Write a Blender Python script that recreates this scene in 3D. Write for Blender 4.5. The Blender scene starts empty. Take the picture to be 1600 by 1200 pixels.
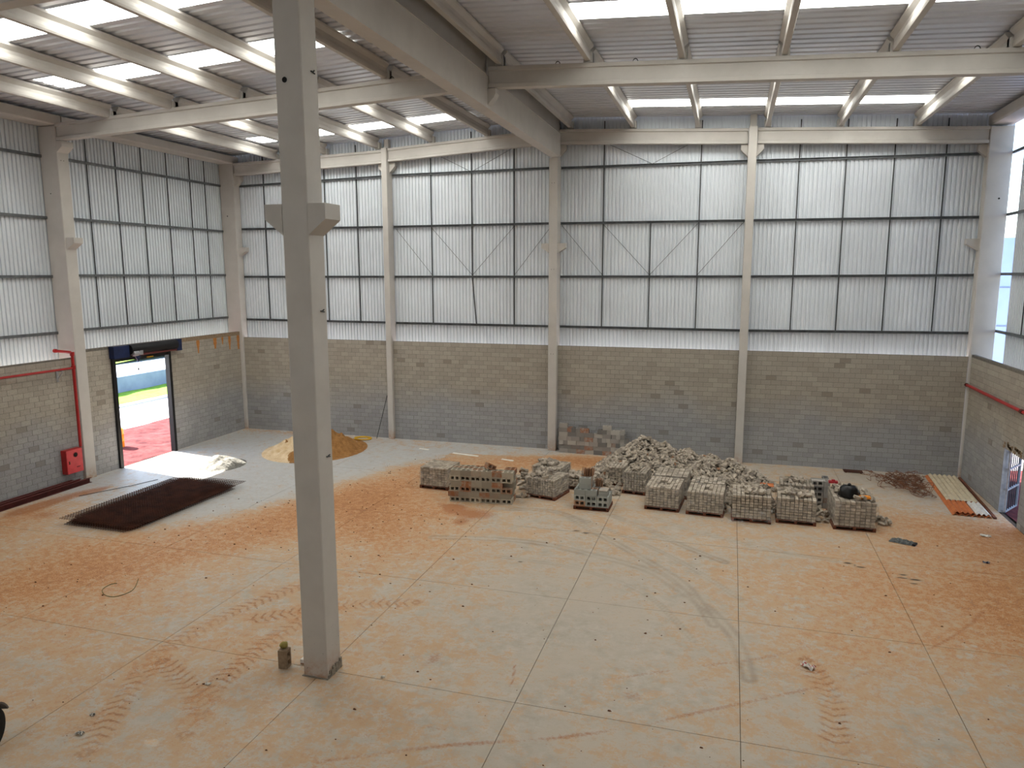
import bpy, bmesh, math, random
import numpy as np
from mathutils import Vector, Matrix

random.seed(7)
rng = np.random.default_rng(11)
scene = bpy.context.scene
COL = scene.collection
PI = math.pi

# ------------------------------------------------------------------ camera
CAM = dict(f=1136.993, yaw=0.29180, pitch=-0.15040, roll=-0.0017, loc=(24.0878, -31.9286, 8.0124))


def cam_axes():
    cy, sy = math.cos(CAM['yaw']), math.sin(CAM['yaw'])
    cp, sp = math.cos(CAM['pitch']), math.sin(CAM['pitch'])
    w = Vector((-sy * cp, cy * cp, sp))
    r0 = Vector((cy, sy, 0))
    u0 = r0.cross(w)
    c, s = math.cos(CAM['roll']), math.sin(CAM['roll'])
    return c * r0 + s * u0, -s * r0 + c * u0, w


_r, _u, _w = cam_axes()
cd = bpy.data.cameras.new('camera')
cam = bpy.data.objects.new('camera', cd)
COL.objects.link(cam)
cam.matrix_world = Matrix(((_r.x, _u.x, -_w.x, CAM['loc'][0]), (_r.y, _u.y, -_w.y, CAM['loc'][1]),
                           (_r.z, _u.z, -_w.z, CAM['loc'][2]), (0, 0, 0, 1)))
cd.sensor_width = 36.0
cd.lens = CAM['f'] * 36.0 / 1600.0
cd.clip_end = 500
scene.camera = cam


def pix(p):
    d = Vector(p) - Vector(CAM['loc'])
    z = d.dot(_w)
    if z < .1:
        return (-1e4, -1e4, z)
    return (800 + CAM['f'] * d.dot(_r) / z, 600 - CAM['f'] * d.dot(_u) / z, z)


# ------------------------------------------------------------------ light
SKYLIGHT_EMISSION = 7.2
world = bpy.data.worlds.new('world')
scene.world = world
world.use_nodes = True
nt = world.node_tree
bg = nt.nodes['Background']
sky = nt.nodes.new('ShaderNodeTexSky')
sky.sky_type = 'NISHITA'
sky.sun_disc = False
sky.sun_elevation = math.radians(46)
sky.sun_rotation = math.radians(-80)
nt.links.new(sky.outputs[0], bg.inputs[0])
bg.inputs[1].default_value = 0.75
sl = bpy.data.lights.new('sun', 'SUN')
sl.energy = 32.0
sl.angle = math.radians(0.6)
sl.color = (1, .96, .9)
sun = bpy.data.objects.new('sun', sl)
COL.objects.link(sun)
sun.rotation_euler = Vector((5.2, -0.90, -4.6)).to_track_quat('-Z', 'Y').to_euler()
vs = scene.view_settings
vs.view_transform = 'Standard'
vs.look = 'None'
vs.exposure = 0.14
vs.gamma = 1.0
vs.use_curve_mapping = False
scene.cycles.use_denoising = True
scene.cycles.max_bounces = 10
scene.cycles.diffuse_bounces = 6
scene.cycles.sample_clamp_indirect = 8.0


# ------------------------------------------------------------------ materials
def lin(c):
    return tuple(((v / 255.) / 12.92 if v <= 10 else ((v / 255. + .055) / 1.055) ** 2.4) for v in c) + (1.,)


class NT:
    def __init__(self, name):
        self.m = bpy.data.materials.new(name)
        self.m.use_nodes = True
        self.t = self.m.node_tree
        self.b = self.t.nodes['Principled BSDF']

    def n(self, typ, **kw):
        nd = self.t.nodes.new(typ)
        for k, v in kw.items():
            setattr(nd, k, v)
        return nd

    def put(self, sock, v):
        if isinstance(v, bpy.types.NodeSocket):
            self.t.links.new(v, sock)
        else:
            sock.default_value = v

    def math(self, op, a, b=0.0, clamp=False):
        nd = self.n('ShaderNodeMath', operation=op, use_clamp=clamp)
        self.put(nd.inputs[0], a)
        self.put(nd.inputs[1], b)
        return nd.outputs[0]

    def mix(self, f, a, b, mode='MIX'):
        nd = self.n('ShaderNodeMix', data_type='RGBA', blend_type=mode)
        self.put(nd.inputs[0], f)
        self.put(nd.inputs[6], a)
        self.put(nd.inputs[7], b)
        return nd.outputs[2]

    def noise(self, vec, scale, detail=4, rough=.6):
        nd = self.n('ShaderNodeTexNoise')
        self.put(nd.inputs['Vector'], vec)
        nd.inputs['Scale'].default_value = scale
        nd.inputs['Detail'].default_value = detail
        nd.inputs['Roughness'].default_value = rough
        return nd.outputs['Fac']

    def ramp(self, v, a, b):
        nd = self.n('ShaderNodeMapRange')
        nd.clamp = True
        self.put(nd.inputs[0], v)
        nd.inputs[1].default_value = a
        nd.inputs[2].default_value = b
        return nd.outputs[0]

    def pos(self):
        return self.n('ShaderNodeNewGeometry').outputs['Position']

    def objco(self):
        return self.n('ShaderNodeTexCoord').outputs['Object']

    def scale(self, vec, s):
        nd = self.n('ShaderNodeVectorMath', operation='MULTIPLY')
        self.put(nd.inputs[0], vec)
        nd.inputs[1].default_value = s
        return nd.outputs[0]

    def rand(self):
        return self.n('ShaderNodeObjectInfo').outputs['Random']

    def attr(self, name):
        return self.n('ShaderNodeAttribute', attribute_name=name)

    def bump(self, h, strength=.3, dist=.02):
        nd = self.n('ShaderNodeBump')
        nd.inputs['Strength'].default_value = strength
        nd.inputs['Distance'].default_value = dist
        self.put(nd.inputs['Height'], h)
        self.t.links.new(nd.outputs[0], self.b.inputs['Normal'])

    def out(self, col, rough=.7, metal=0.0, spec=.5):
        self.put(self.b.inputs['Base Color'], col)
        self.put(self.b.inputs['Roughness'], rough)
        self.b.inputs['Metallic'].default_value = metal
        self.b.inputs['Specular IOR Level'].default_value = spec
        return self.m


def simple(name, a, b=None, scale=6., rough=.7, metal=0., bump=0., objrand=0., local=False, spec=.4, lo=.35, hi=.65):
    k = NT(name)
    b = b or tuple(min(255, int(v * .88)) for v in a)
    co = k.objco() if local else k.pos()
    n = k.noise(co, scale)
    c = k.mix(k.ramp(n, lo, hi), lin(a), lin(b))
    if objrand:
        v = k.math('ADD', k.math('MULTIPLY', k.rand(), objrand), 1 - objrand / 2)
        hsv = k.n('ShaderNodeHueSaturation')
        k.put(hsv.inputs['Value'], v)
        k.put(hsv.inputs['Color'], c)
        c = hsv.outputs[0]
    if bump:
        k.bump(k.noise(co, scale * 6), bump, .01)
    return k.out(c, rough, metal, spec)


def paint_mat():
    """off-white painted precast concrete, scuffed and dusty near the floor"""
    k = NT('painted_concrete')
    p = k.pos()
    n = k.noise(p, 1.1, 5)
    c = k.mix(k.ramp(n, .3, .7), lin((194, 190, 184)), lin((182, 178, 172)))
    sep = k.n('ShaderNodeSeparateXYZ')
    k.put(sep.inputs[0], p)
    z = sep.outputs[2]
    n2 = k.noise(p, 7., 5, .7)
    low = k.math('MULTIPLY', k.math('SUBTRACT', 1., k.ramp(z, 0.02, .55)), k.ramp(n2, .3, .62))
    c = k.mix(k.math('MULTIPLY', low, .75), c, lin((166, 122, 84)))
    n3 = k.noise(p, 16., 4, .6)
    spot = k.math('MULTIPLY', k.ramp(n3, .66, .72), k.math('SUBTRACT', 1., k.ramp(z, .3, 1.3)))
    c = k.mix(spot, c, lin((92, 84, 74)))
    k.bump(k.noise(p, 30.), .08, .004)
    return k.out(c, .62, 0, .35)


def block_mat(name, use_rand):
    """concrete masonry: single-block tone differences; greyer lower courses"""
    k = NT(name)
    p = k.pos()
    r = k.rand() if use_rand else k.attr('tone').outputs['Fac']
    sep = k.n('ShaderNodeSeparateXYZ')
    k.put(sep.inputs[0], p)
    big = k.noise(p, .35, 3)
    zz = k.math('ADD', sep.outputs[2], k.math('MULTIPLY', k.math('SUBTRACT', big, .5), 2.2))
    up = k.ramp(zz, 1.6, 2.9)
    base = k.mix(up, lin((163, 163, 163)), lin((171, 164, 152)))
    base = k.mix(k.ramp(r, 0., 1.), base, k.mix(up, lin((150, 150, 152)), lin((157, 150, 139))))
    base = k.mix(k.math('MULTIPLY', k.ramp(r, .975, .98), .45), base, lin((120, 112, 102)))
    f = k.noise(p, 28., 3, .7)
    base = k.mix(k.math('MULTIPLY', k.ramp(f, .42, .7), .35), base, lin((104, 99, 92)))
    k.bump(f, .35, .006)
    return k.out(base, .9, 0, .2)


def floor_mat():
    k = NT('dusty_concrete_floor')
    p = k.pos()
    flat = k.scale(p, (1, 1, 0))
    a1 = k.attr('dirt')
    s = k.n('ShaderNodeSeparateColor')
    k.put(s.inputs[0], a1.outputs['Color'])
    dirt, red, mark = s.outputs[0], s.outputs[1], s.outputs[2]
    clean = a1.outputs['Alpha']
    a2 = k.attr('tread')
    s2 = k.n('ShaderNodeSeparateColor')
    k.put(s2.inputs[0], a2.outputs['Color'])
    tm, tu, tv = s2.outputs[0], s2.outputs[1], s2.outputs[2]
    n0 = k.noise(flat, .55, 6, .62)
    n1 = k.noise(flat, 3.2, 6, .68)
    n2 = k.noise(flat, 16., 5, .7)
    conc = k.mix(k.ramp(n1, .35, .66), lin((184, 175, 162)), lin((164, 154, 139)))
    conc = k.mix(k.ramp(n0, .42, .62), conc, lin((180, 168, 152)))
    conc = k.mix(clean, conc, k.mix(k.ramp(n1, .3, .7), lin((186, 186, 184)), lin((174, 173, 170))))
    # thin film of dust, orange crumbly earth where it lies thick, darker crumbs
    na = k.noise(flat, 2.1, 6, .72)
    nb = k.noise(flat, 8.5, 6, .74)
    ncv = k.n('ShaderNodeVectorMath', operation='ADD')
    k.put(ncv.inputs[0], flat)
    ncv.inputs[1].default_value = (31.7, 12.3, 0)
    nc = k.noise(ncv.outputs[0], 30., 5, .72)
    nd = k.noise(ncv.outputs[0], 4.4, 6, .74)

    def comb(wa, wb, wc, wd):
        t = k.math('MULTIPLY', na, wa)
        for nn, w in ((nb, wb), (nc, wc), (nd, wd)):
            t = k.math('ADD', t, k.math('MULTIPLY', nn, w))
        return k.math('SUBTRACT', t, .5 * (wa + wb + wc + wd))
    dusty = k.math('SUBTRACT', 1., k.math('MULTIPLY', clean, .85))
    t1 = k.math('ADD', dirt, comb(1.9, 1.6, .8, 0.))
    film = k.math('MULTIPLY', k.ramp(t1, .14, .44), .70)
    c = k.mix(film, conc, lin((190, 154, 114)))
    t2 = k.math('ADD', dirt, comb(.4, 1.9, 1.5, 2.2))
    c = k.mix(k.math('MULTIPLY', k.ramp(t2, .52, .72), .66), c, lin((188, 126, 70)))
    t3 = k.math('ADD', k.math('MULTIPLY', dirt, .85), comb(0., 1.2, 2.6, 1.8))
    c = k.mix(k.math('MULTIPLY', k.math('MULTIPLY', k.ramp(t3, .72, .88), .6), dusty), c, lin((140, 84, 42)))
    worn = k.math('MULTIPLY', k.ramp(k.math('SUBTRACT', comb(0., 2.0, 1.4, 2.0), k.math('MULTIPLY', dirt, .25)), .14, .26), .6)
    c = k.mix(worn, c, lin((172, 164, 151)))
    # red-brown earth
    rr = k.math('ADD', red, k.math('MULTIPLY', k.math('SUBTRACT', n2, .5), 1.2))
    c = k.mix(k.math('MULTIPLY', k.ramp(rr, .32, .7), .8), c, lin((158, 100, 58)))
    # tyre rub
    mm = k.math('MULTIPLY', mark, k.math('ADD', .55, k.math('MULTIPLY', n2, .8)))
    c = k.mix(k.math('MULTIPLY', k.ramp(mm, .1, .8), .5), c, lin((128, 106, 82)))
    c = k.mix(k.math('MULTIPLY', k.ramp(mark, .85, 1.25), .85), c, lin((44, 36, 30)))
    # lug prints of tyres
    ph = k.math('ADD', k.math('MULTIPLY', tu, 20. * 2 * PI / .21), k.math('MULTIPLY', k.math('ABSOLUTE', k.math('SUBTRACT', tv, .5)), 9.))
    lug = k.ramp(k.math('ADD', k.math('SINE', ph), k.math('MULTIPLY', k.math('SUBTRACT', n2, .5), 4.)), .3, 1.1)
    c = k.mix(k.math('MULTIPLY', k.math('MULTIPLY', lug, tm), .75), c, lin((146, 94, 54)))
    # fine specks
    sp = k.noise(flat, 55., 2, .5)
    c = k.mix(k.math('MULTIPLY', k.ramp(sp, .70, .76), .5), c, lin((140, 92, 56)))
    h = k.math('ADD', k.math('MULTIPLY', n2, .5), k.math('MULTIPLY', k.math('MULTIPLY', lug, tm), -.6))
    k.bump(h, .22, .012)
    rough = k.math('ADD', .5, k.math('MULTIPLY', film, .35))
    return k.out(c, rough, 0, .35)


def earth_mat(name, a, b, scale):
    k = NT(name)
    p = k.pos()
    n = k.noise(p, scale, 6, .7)
    c = k.mix(k.ramp(n, .35, .65), lin(a), lin(b))
    k.bump(n, .8, .06)
    return k.out(c, .95, 0, .1)


def sheet_mat(name, a, b, objrand=.07, rough=.42, spec=.5, metal=0.):
    k = NT(name)
    p = k.pos()
    n = k.noise(p, .6, 3)
    c = k.mix(k.ramp(n, .3, .7), lin(a), lin(b))
    v = k.math('ADD', k.math('MULTIPLY', k.rand(), objrand), 1 - objrand / 2)
    hsv = k.n('ShaderNodeHueSaturation')
    k.put(hsv.inputs['Value'], v)
    k.put(hsv.inputs['Color'], c)
    return k.out(hsv.outputs[0], rough, metal, spec)


def stain_block_mat(name, greys, tints, share, wet=False):
    """loose concrete blocks: grey of several tones, some stained by orange earth"""
    k = NT(name)
    p = k.pos()
    r = k.rand()
    n = k.noise(p, 6., 5, .7)
    c = k.mix(r, lin(greys[0]), lin(greys[1]))
    r2 = k.math('FRACT', k.math('MULTIPLY', r, 7.31))
    st = k.math('MULTIPLY', k.ramp(r2, 1 - share, 1 - share + .05), k.ramp(n, .3, .6))
    c = k.mix(st, c, lin(tints[0]))
    c = k.mix(k.math('MULTIPLY', k.ramp(n, .58, .7), .3), c, lin(tints[1]))
    k.bump(k.noise(p, 60.), .3, .004)
    return k.out(c, .92, 0, .2)


def film_mat():
    k = NT('plastic_film')
    k.out((.85, .85, .83, 1), .3, 0, .5)
    n = k.noise(k.pos(), 9., 4, .6)
    k.put(k.b.inputs['Alpha'], k.math('ADD', .05, k.math('MULTIPLY', k.ramp(n, .5, .75), .32)))
    k.bump(n, .6, .02)
    return k.m


def emit_mat(name, col, strength):
    k = NT(name)
    k.out(col, .5)
    k.b.inputs['Emission Color'].default_value = col
    k.b.inputs['Emission Strength'].default_value = strength
    return k.m


M = dict(
    paint=paint_mat(),
    block=block_mat('masonry_block', True),
    blockm=block_mat('masonry_courses', False),
    mortar=simple('mortar', (118, 112, 103), (98, 94, 88), 9., .95),
    floor=floor_mat(),
    joint=simple('joint_bed', (86, 70, 54), (66, 54, 42), 5., .95),
    clad=sheet_mat('white_cladding_sheet', (222, 228, 234), (212, 218, 224), .07, .38, .5),
    roof=sheet_mat('roof_sheet', (222, 224, 230), (212, 214, 220), .06, .42, .5, .65),
    steel=simple('galvanised_dark_steel', (112, 116, 118), (88, 92, 94), 4., .5, .3),
    rod=simple('dark_rod', (58, 62, 64), (48, 50, 52), 4., .6, .2),
    sky=emit_mat('translucent_skylight', (1., 1., .95, 1), SKYLIGHT_EMISSION),
    red=simple('red_paint', (168, 34, 34), (150, 28, 28), 5., .4),
    redbox=simple('red_cabinet_paint', (206, 58, 62), (192, 48, 54), 5., .4),
    redsteel=simple('red_oxide_steel', (92, 38, 34), (74, 30, 28), 4., .6),
    black=simple('black_paint', (22, 22, 24), (16, 16, 18), 4., .5),
    blue=simple('dark_blue_plate', (24, 38, 78), (18, 30, 62), 4., .5),
    grey=simple('light_grey_metal', (172, 172, 176), (150, 150, 154), 6., .4, .4),
    hole=simple('dark_hole', (12, 11, 10), (8, 8, 8), 4., .9),
    rust=simple('rusty_mesh_wire', (84, 44, 26), (58, 30, 18), 3., .85),
    wire=simple('rusty_wire', (136, 92, 66), (96, 62, 46), 3., .85),
    wood=simple('pallet_wood', (120, 66, 40), (84, 46, 30), 5., .85, objrand=.2),
    sand=earth_mat('sand', (226, 204, 168), (200, 168, 126), 3.),
    sandwet=earth_mat('damp_sand', (168, 124, 76), (138, 98, 58), 4.),
    gravel=earth_mat('pale_gravel', (140, 138, 130), (104, 102, 96), 9.),
    paver=simple('paver_concrete', (178, 166, 150), (148, 138, 124), 7., .9, bump=.2, objrand=.3, lo=.4, hi=.6),
    paverbody=simple('paver_core', (108, 100, 90), (82, 76, 69), 6., .95),
    hblock=stain_block_mat('loose_block_stained', ((176, 166, 148), (138, 130, 116)), ((150, 98, 66), (128, 104, 82)), .36),
    dblock=stain_block_mat('loose_block_dark', ((178, 173, 165), (112, 110, 108)), ((150, 104, 78), (118, 113, 107)), .10),
    gblock=stain_block_mat('loose_block_grey', ((164, 166, 160), (140, 142, 136)), ((170, 120, 84), (130, 126, 118)), .12),
    clayb=simple('clay_slab', (156, 118, 90), (128, 94, 70), 8., .9, objrand=.3),
    film=film_mat(),
    bag=simple('black_plastic', (18, 18, 20), (10, 10, 12), 6., .35),
    beige=simple('fibre_sheet_beige', (204, 192, 166), (186, 172, 146), 4., .8),
    orange=simple('fibre_sheet_orange', (196, 116, 66), (178, 100, 56), 4., .8),
    whitefib=simple('fibre_sheet_white', (214, 212, 206), (196, 190, 182), 5., .8),
    soil=earth_mat('red_soil', (112, 56, 54), (66, 26, 28), 1.6),
    earth=earth_mat('pale_brown_earth', (190, 182, 184), (172, 164, 166), .8),
    pale=earth_mat('pale_ground', (192, 190, 194), (178, 176, 180), .5),
    road=simple('road', (170, 174, 180), (156, 160, 166), .6, .9),
    grass=earth_mat('grass', (132, 166, 62), (96, 132, 44), 3.),
    bwall=simple('boundary_render', (120, 132, 152), (108, 120, 140), 1., .9),
    yellow=simple('yellow_hose', (222, 176, 40), (200, 156, 30), 5., .5),
    clod=simple('earth_clod', (110, 64, 36), (74, 46, 28), 12., .95),
    green=simple('green_string', (92, 98, 50), (76, 84, 44), 5., .8),
    carton=simple('white_paper', (226, 222, 214), (204, 200, 192), 8., .7),
    cartonred=simple('red_print', (178, 44, 52), (150, 34, 42), 8., .6),
    sack=simple('grey_sack', (104, 108, 108), (52, 56, 58), 14., .6),
    grout=simple('grout', (150, 142, 130), (122, 114, 104), 12., .95),
    paverd=simple('paver_dark', (158, 147, 133), (130, 121, 110), 7., .9, bump=.2),
    paverl=simple('paver_light', (194, 182, 166), (166, 155, 141), 7., .9, bump=.2),
    tyre=simple('rubber', (20, 20, 20), (14, 14, 14), 8., .8),
    fender=simple('grey_plastic', (104, 98, 94), (92, 86, 82), 5., .5),
    drum=simple('orange_plastic', (236, 150, 30), (220, 128, 20), 5., .5),
    facade=simple('blue_facade', (150, 170, 204), (142, 162, 196), 1., .6),
    stone=simple('yellow_stone', (150, 138, 72), (126, 112, 58), 14., .9),
    blockv=simple('brown_block', (148, 128, 104), (128, 108, 86), 10., .9, bump=.3),
    clay=simple('orange_clay', (186, 126, 66), (168, 106, 52), 8., .9),
    sunsliver=simple('sun_sliver', (238, 236, 228), (228, 226, 220), 4., .6),
)


# ------------------------------------------------------------------ mesh helpers
class MB:
    def __init__(s):
        s.v, s.f, s.mi = [], [], []

    def add(s, vs, fs, mi=0):
        o = len(s.v)
        s.v.extend([tuple(v) for v in vs])
        s.f.extend([tuple(i + o for i in f) for f in fs])
        s.mi.extend([mi] * len(fs))
        return s

    BF = [(0, 3, 2, 1), (4, 5, 6, 7), (0, 1, 5, 4), (1, 2, 6, 5), (2, 3, 7, 6), (3, 0, 4, 7)]

    def box(s, x0, x1, y0, y1, z0, z1, mi=0, mat=None):
        vs = [(x0, y0, z0), (x1, y0, z0), (x1, y1, z0), (x0, y1, z0), (x0, y0, z1), (x1, y0, z1), (x1, y1, z1), (x0, y1, z1)]
        if mat is not None:
            vs = [mat @ Vector(v) for v in vs]
        return s.add(vs, MB.BF, mi)

    def prism(s, prof, A, B, up=(0, 0, 1), mi=0, cap=True):
        """prof: closed 2-D outline (side, up) swept from A to B"""
        A, B, up = Vector(A), Vector(B), Vector(up)
        d = (B - A).normalized()
        side = d.cross(up).normalized()
        vs = [A + side * a + up * b for a, b in prof] + [B + side * a + up * b for a, b in prof]
        n = len(prof)
        fs = [(i, (i + 1) % n, n + (i + 1) % n, n + i) for i in range(n)]
        if cap:
            fs += [tuple(range(n - 1, -1, -1)), tuple(range(n, 2 * n))]
        return s.add(vs, fs, mi)

    def tube(s, pts, r, n=8, mi=0, closed=False):
        pts = [Vector(p) for p in pts]
        rings = []
        for i, p in enumerate(pts):
            a = pts[max(i - 1, 0)] if not closed else pts[i - 1]
            b = pts[min(i + 1, len(pts) - 1)] if not closed else pts[(i + 1) % len(pts)]
            d = (b - a).normalized()
            ref = Vector((0, 0, 1)) if abs(d.z) < .9 else Vector((1, 0, 0))
            e1 = d.cross(ref).normalized()
            e2 = d.cross(e1)
            rr = r[i] if isinstance(r, (list, tuple)) else r
            rings.append([p + (e1 * math.cos(t) + e2 * math.sin(t)) * rr for t in [2 * PI * j / n for j in range(n)]])
        vs = [v for rg in rings for v in rg]
        m = len(rings)
        fs = []
        for i in range(m if closed else m - 1):
            i2 = (i + 1) % m
            fs += [(i * n + j, i * n + (j + 1) % n, i2 * n + (j + 1) % n, i2 * n + j) for j in range(n)]
        if not closed:
            fs += [tuple(range(n - 1, -1, -1)), tuple(range((m - 1) * n, m * n))]
        return s.add(vs, fs, mi)

    def lathe(s, prof, c, axis='Z', n=20, mi=0):
        vs, fs = [], []
        for r, h in prof:
            for j in range(n):
                t = 2 * PI * j / n
                a, b = r * math.cos(t), r * math.sin(t)
                v = {'Z': (a, b, h), 'X': (h, a, b), 'Y': (a, h, b)}[axis]
                vs.append((c[0] + v[0], c[1] + v[1], c[2] + v[2]))
        m = len(prof)
        for i in range(m - 1):
            fs += [(i * n + j, i * n + (j + 1) % n, (i + 1) * n + (j + 1) % n, (i + 1) * n + j) for j in range(n)]
        fs += [tuple(range(n - 1, -1, -1)), tuple(range((m - 1) * n, m * n))]
        return s.add(vs, fs, mi)

    def mesh(s, name, mats, smooth=False):
        me = bpy.data.meshes.new(name)
        me.from_pydata(s.v, [], s.f)
        for m in (mats if isinstance(mats, (list, tuple)) else [mats]):
            me.materials.append(m)
        if any(s.mi):
            me.polygons.foreach_set('material_index', s.mi)
        if smooth:
            me.polygons.foreach_set('use_smooth', [True] * len(s.f))
        me.update()
        return me

    def build(s, name, mats, parent=None, smooth=False, **kw):
        return put(name, s.mesh(name, mats, smooth), parent, **kw)


def put(name, me, parent=None, loc=None, rot=None, label=None, cat=None, group=None, kind=None):
    o = bpy.data.objects.new(name, me)
    COL.objects.link(o)
    if parent is not None:
        o.parent = parent
    if loc is not None:
        o.location = loc
    if rot is not None:
        o.rotation_euler = rot
    tag(o, label, cat, group, kind)
    return o


def tag(o, label=None, cat=None, group=None, kind=None):
    if label:
        o['label'] = label
    if cat:
        o['category'] = cat
    if group:
        o['group'] = group
    if kind:
        o['kind'] = kind
    return o


def root(name, loc=(0, 0, 0), **kw):
    e = put(name, None, None, loc, **kw)
    e.empty_display_size = .3
    return e


def noise2(x, y, s, seed=0):
    """cheap smooth value noise on numpy arrays"""
    x = x / s + seed * 17.3
    y = y / s + seed * 9.1
    xi, yi = np.floor(x).astype(np.int64), np.floor(y).astype(np.int64)
    fx, fy = x - xi, y - yi
    fx, fy = fx * fx * (3 - 2 * fx), fy * fy * (3 - 2 * fy)

    def h(a, b):
        n = (a * 374761393 + b * 668265263 + seed * 144269) & 0x7fffffff
        n = ((n ^ (n >> 13)) * 1274126177) & 0x7fffffff
        return (n & 0xffff) / 65535.
    return (h(xi, yi) * (1 - fx) + h(xi + 1, yi) * fx) * (1 - fy) + (h(xi, yi + 1) * (1 - fx) + h(xi + 1, yi + 1) * fx) * fy


# ------------------------------------------------------------------ dimensions
W = 33.05            # inner width between the block walls
YF = (-9.9, -19.8)   # frame lines
YR = -34.6           # rear wall, behind the camera


def roof_z(x):
    return 14.73 - .05 * abs(x - 16.55)


# ------------------------------------------------------------------ floor
def seg_dist(X, Y, a, b):
    ax, ay = a
    bx, by = b
    dx, dy = bx - ax, by - ay
    L2 = dx * dx + dy * dy + 1e-9
    t = np.clip(((X - ax) * dx + (Y - ay) * dy) / L2, 0, 1)
    px, py = X - (ax + t * dx), Y - (ay + t * dy)
    d = np.hypot(px, py)
    sgn = np.sign(px * dy - py * dx)
    return d, t * math.sqrt(L2), sgn


def smooth_line(pts, n=6):
    out = []
    P = [pts[0]] + list(pts) + [pts[-1]]
    for i in range(1, len(P) - 2):
        for j in range(n):
            t = j / n
            out.append(tuple(.5 * ((2 * P[i][k]) + (-P[i - 1][k] + P[i + 1][k]) * t + (2 * P[i - 1][k] - 5 * P[i][k] + 4 * P[i + 1][k] - P[i + 2][k]) * t * t
                                   + (-P[i - 1][k] + 3 * P[i][k] - 3 * P[i + 1][k] + P[i + 2][k]) * t ** 3) for k in (0, 1)))
    out.append(tuple(pts[-1]))
    return out


def line_field(X, Y, pts):
    D = np.full(X.shape, 1e9)
    U = np.zeros(X.shape)
    S = np.zeros(X.shape)
    acc = 0
    for a, b in zip(pts[:-1], pts[1:]):
        d, u, s = seg_dist(X, Y, a, b)
        m = d < D
        D = np.where(m, d, D)
        U = np.where(m, u + acc, U)
        S = np.where(m, s, S)
        acc += math.hypot(b[0] - a[0], b[1] - a[1])
    return D, U, S


TRACK = smooth_line([(3.5, -22.5), (6.2, -18.6), (9.2, -14.0), (10.9, -10.2), (11.7, -7.0), (12.7, -4.9), (14.2, -3.5), (16.4, -2.6), (18.6, -2.0), (20.2, -1.9)])
TREADS = [smooth_line(q) for q in (
    [(13.9, -23.2), (13.2, -21.6), (12.75, -20.4), (12.72, -19.3), (13.04, -17.86), (13.6, -16.4)],
    [(15.18, -22.3), (14.68, -20.85), (14.62, -20.0), (14.63, -18.9), (14.9, -17.4)],
    [(13.03, -20.47), (14.08, -21.03), (15.0, -21.7)],
    [(16.9, -16.4), (15.2, -17.1), (13.6, -18.3)],
    [(25.9, -16.6), (26.2, -17.8), (26.1, -19.4)],
)]
ARCS = [(smooth_line(q), w, s) for q, w, s in (
    ([(15.6, -12.1), (17.4, -11.72), (19.0, -11.69), (20.63, -12.15), (22.16, -12.75), (23.08, -13.75), (23.91, -14.82), (24.49, -16.09), (24.73, -17.63)], .22, .75),
    ([(16.6, -8.95), (18.69, -8.69), (20.30, -10.28), (21.88, -11.88), (23.23, -13.51), (24.0, -15.5)], .20, .8),
    ([(20.52, -8.5), (22.01, -9.66), (22.86, -10.55), (24.2, -11.6)], .18, .8),
    ([(19.3, -9.0), (21.3, -10.4), (23.0, -11.9), (24.6, -13.9)], .13, .7),
    ([(17.5, -13.0), (20.2, -13.2), (22.3, -14.3), (23.6, -16.4)], .12, .5),
    ([(21.9, -8.3), (23.2, -9.2), (25.3, -10.2), (27.2, -10.6)], .16, .5),
)]
LINES = [(smooth_line(q), w, s) for q, w, s in (
    ([(17.85, -22.3), (19.74, -21.3), (21.28, -20.66), (22.83, -19.82), (23.47, -19.34), (25.07, -18.23), (26.69, -17.05), (28.45, -15.35), (29.54, -13.98), (30.2, -12.9)], .10, .8),
    ([(21.6, -18.8), (23.35, -17.67), (24.87, -16.82), (26.09, -15.85), (27.6, -14.4)], .12, .6),
    ([(15.03, -21.64), (17.64, -21.07), (19.6, -20.9)], .09, .6),
    ([(20.11, -18.5), (20.26, -19.31), (20.39, -20.25)], .05, .9),
    ([(13.3, -24.0), (17.2, -23.6), (21.0, -23.9)], .08, .5),
    ([(25.2, -19.9), (25.5, -21.2), (25.2, -22.6)], .10, .5),
    ([(25.6, -19.8), (25.9, -21.3), (25.6, -22.9)], .08, .5),
)]


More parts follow.
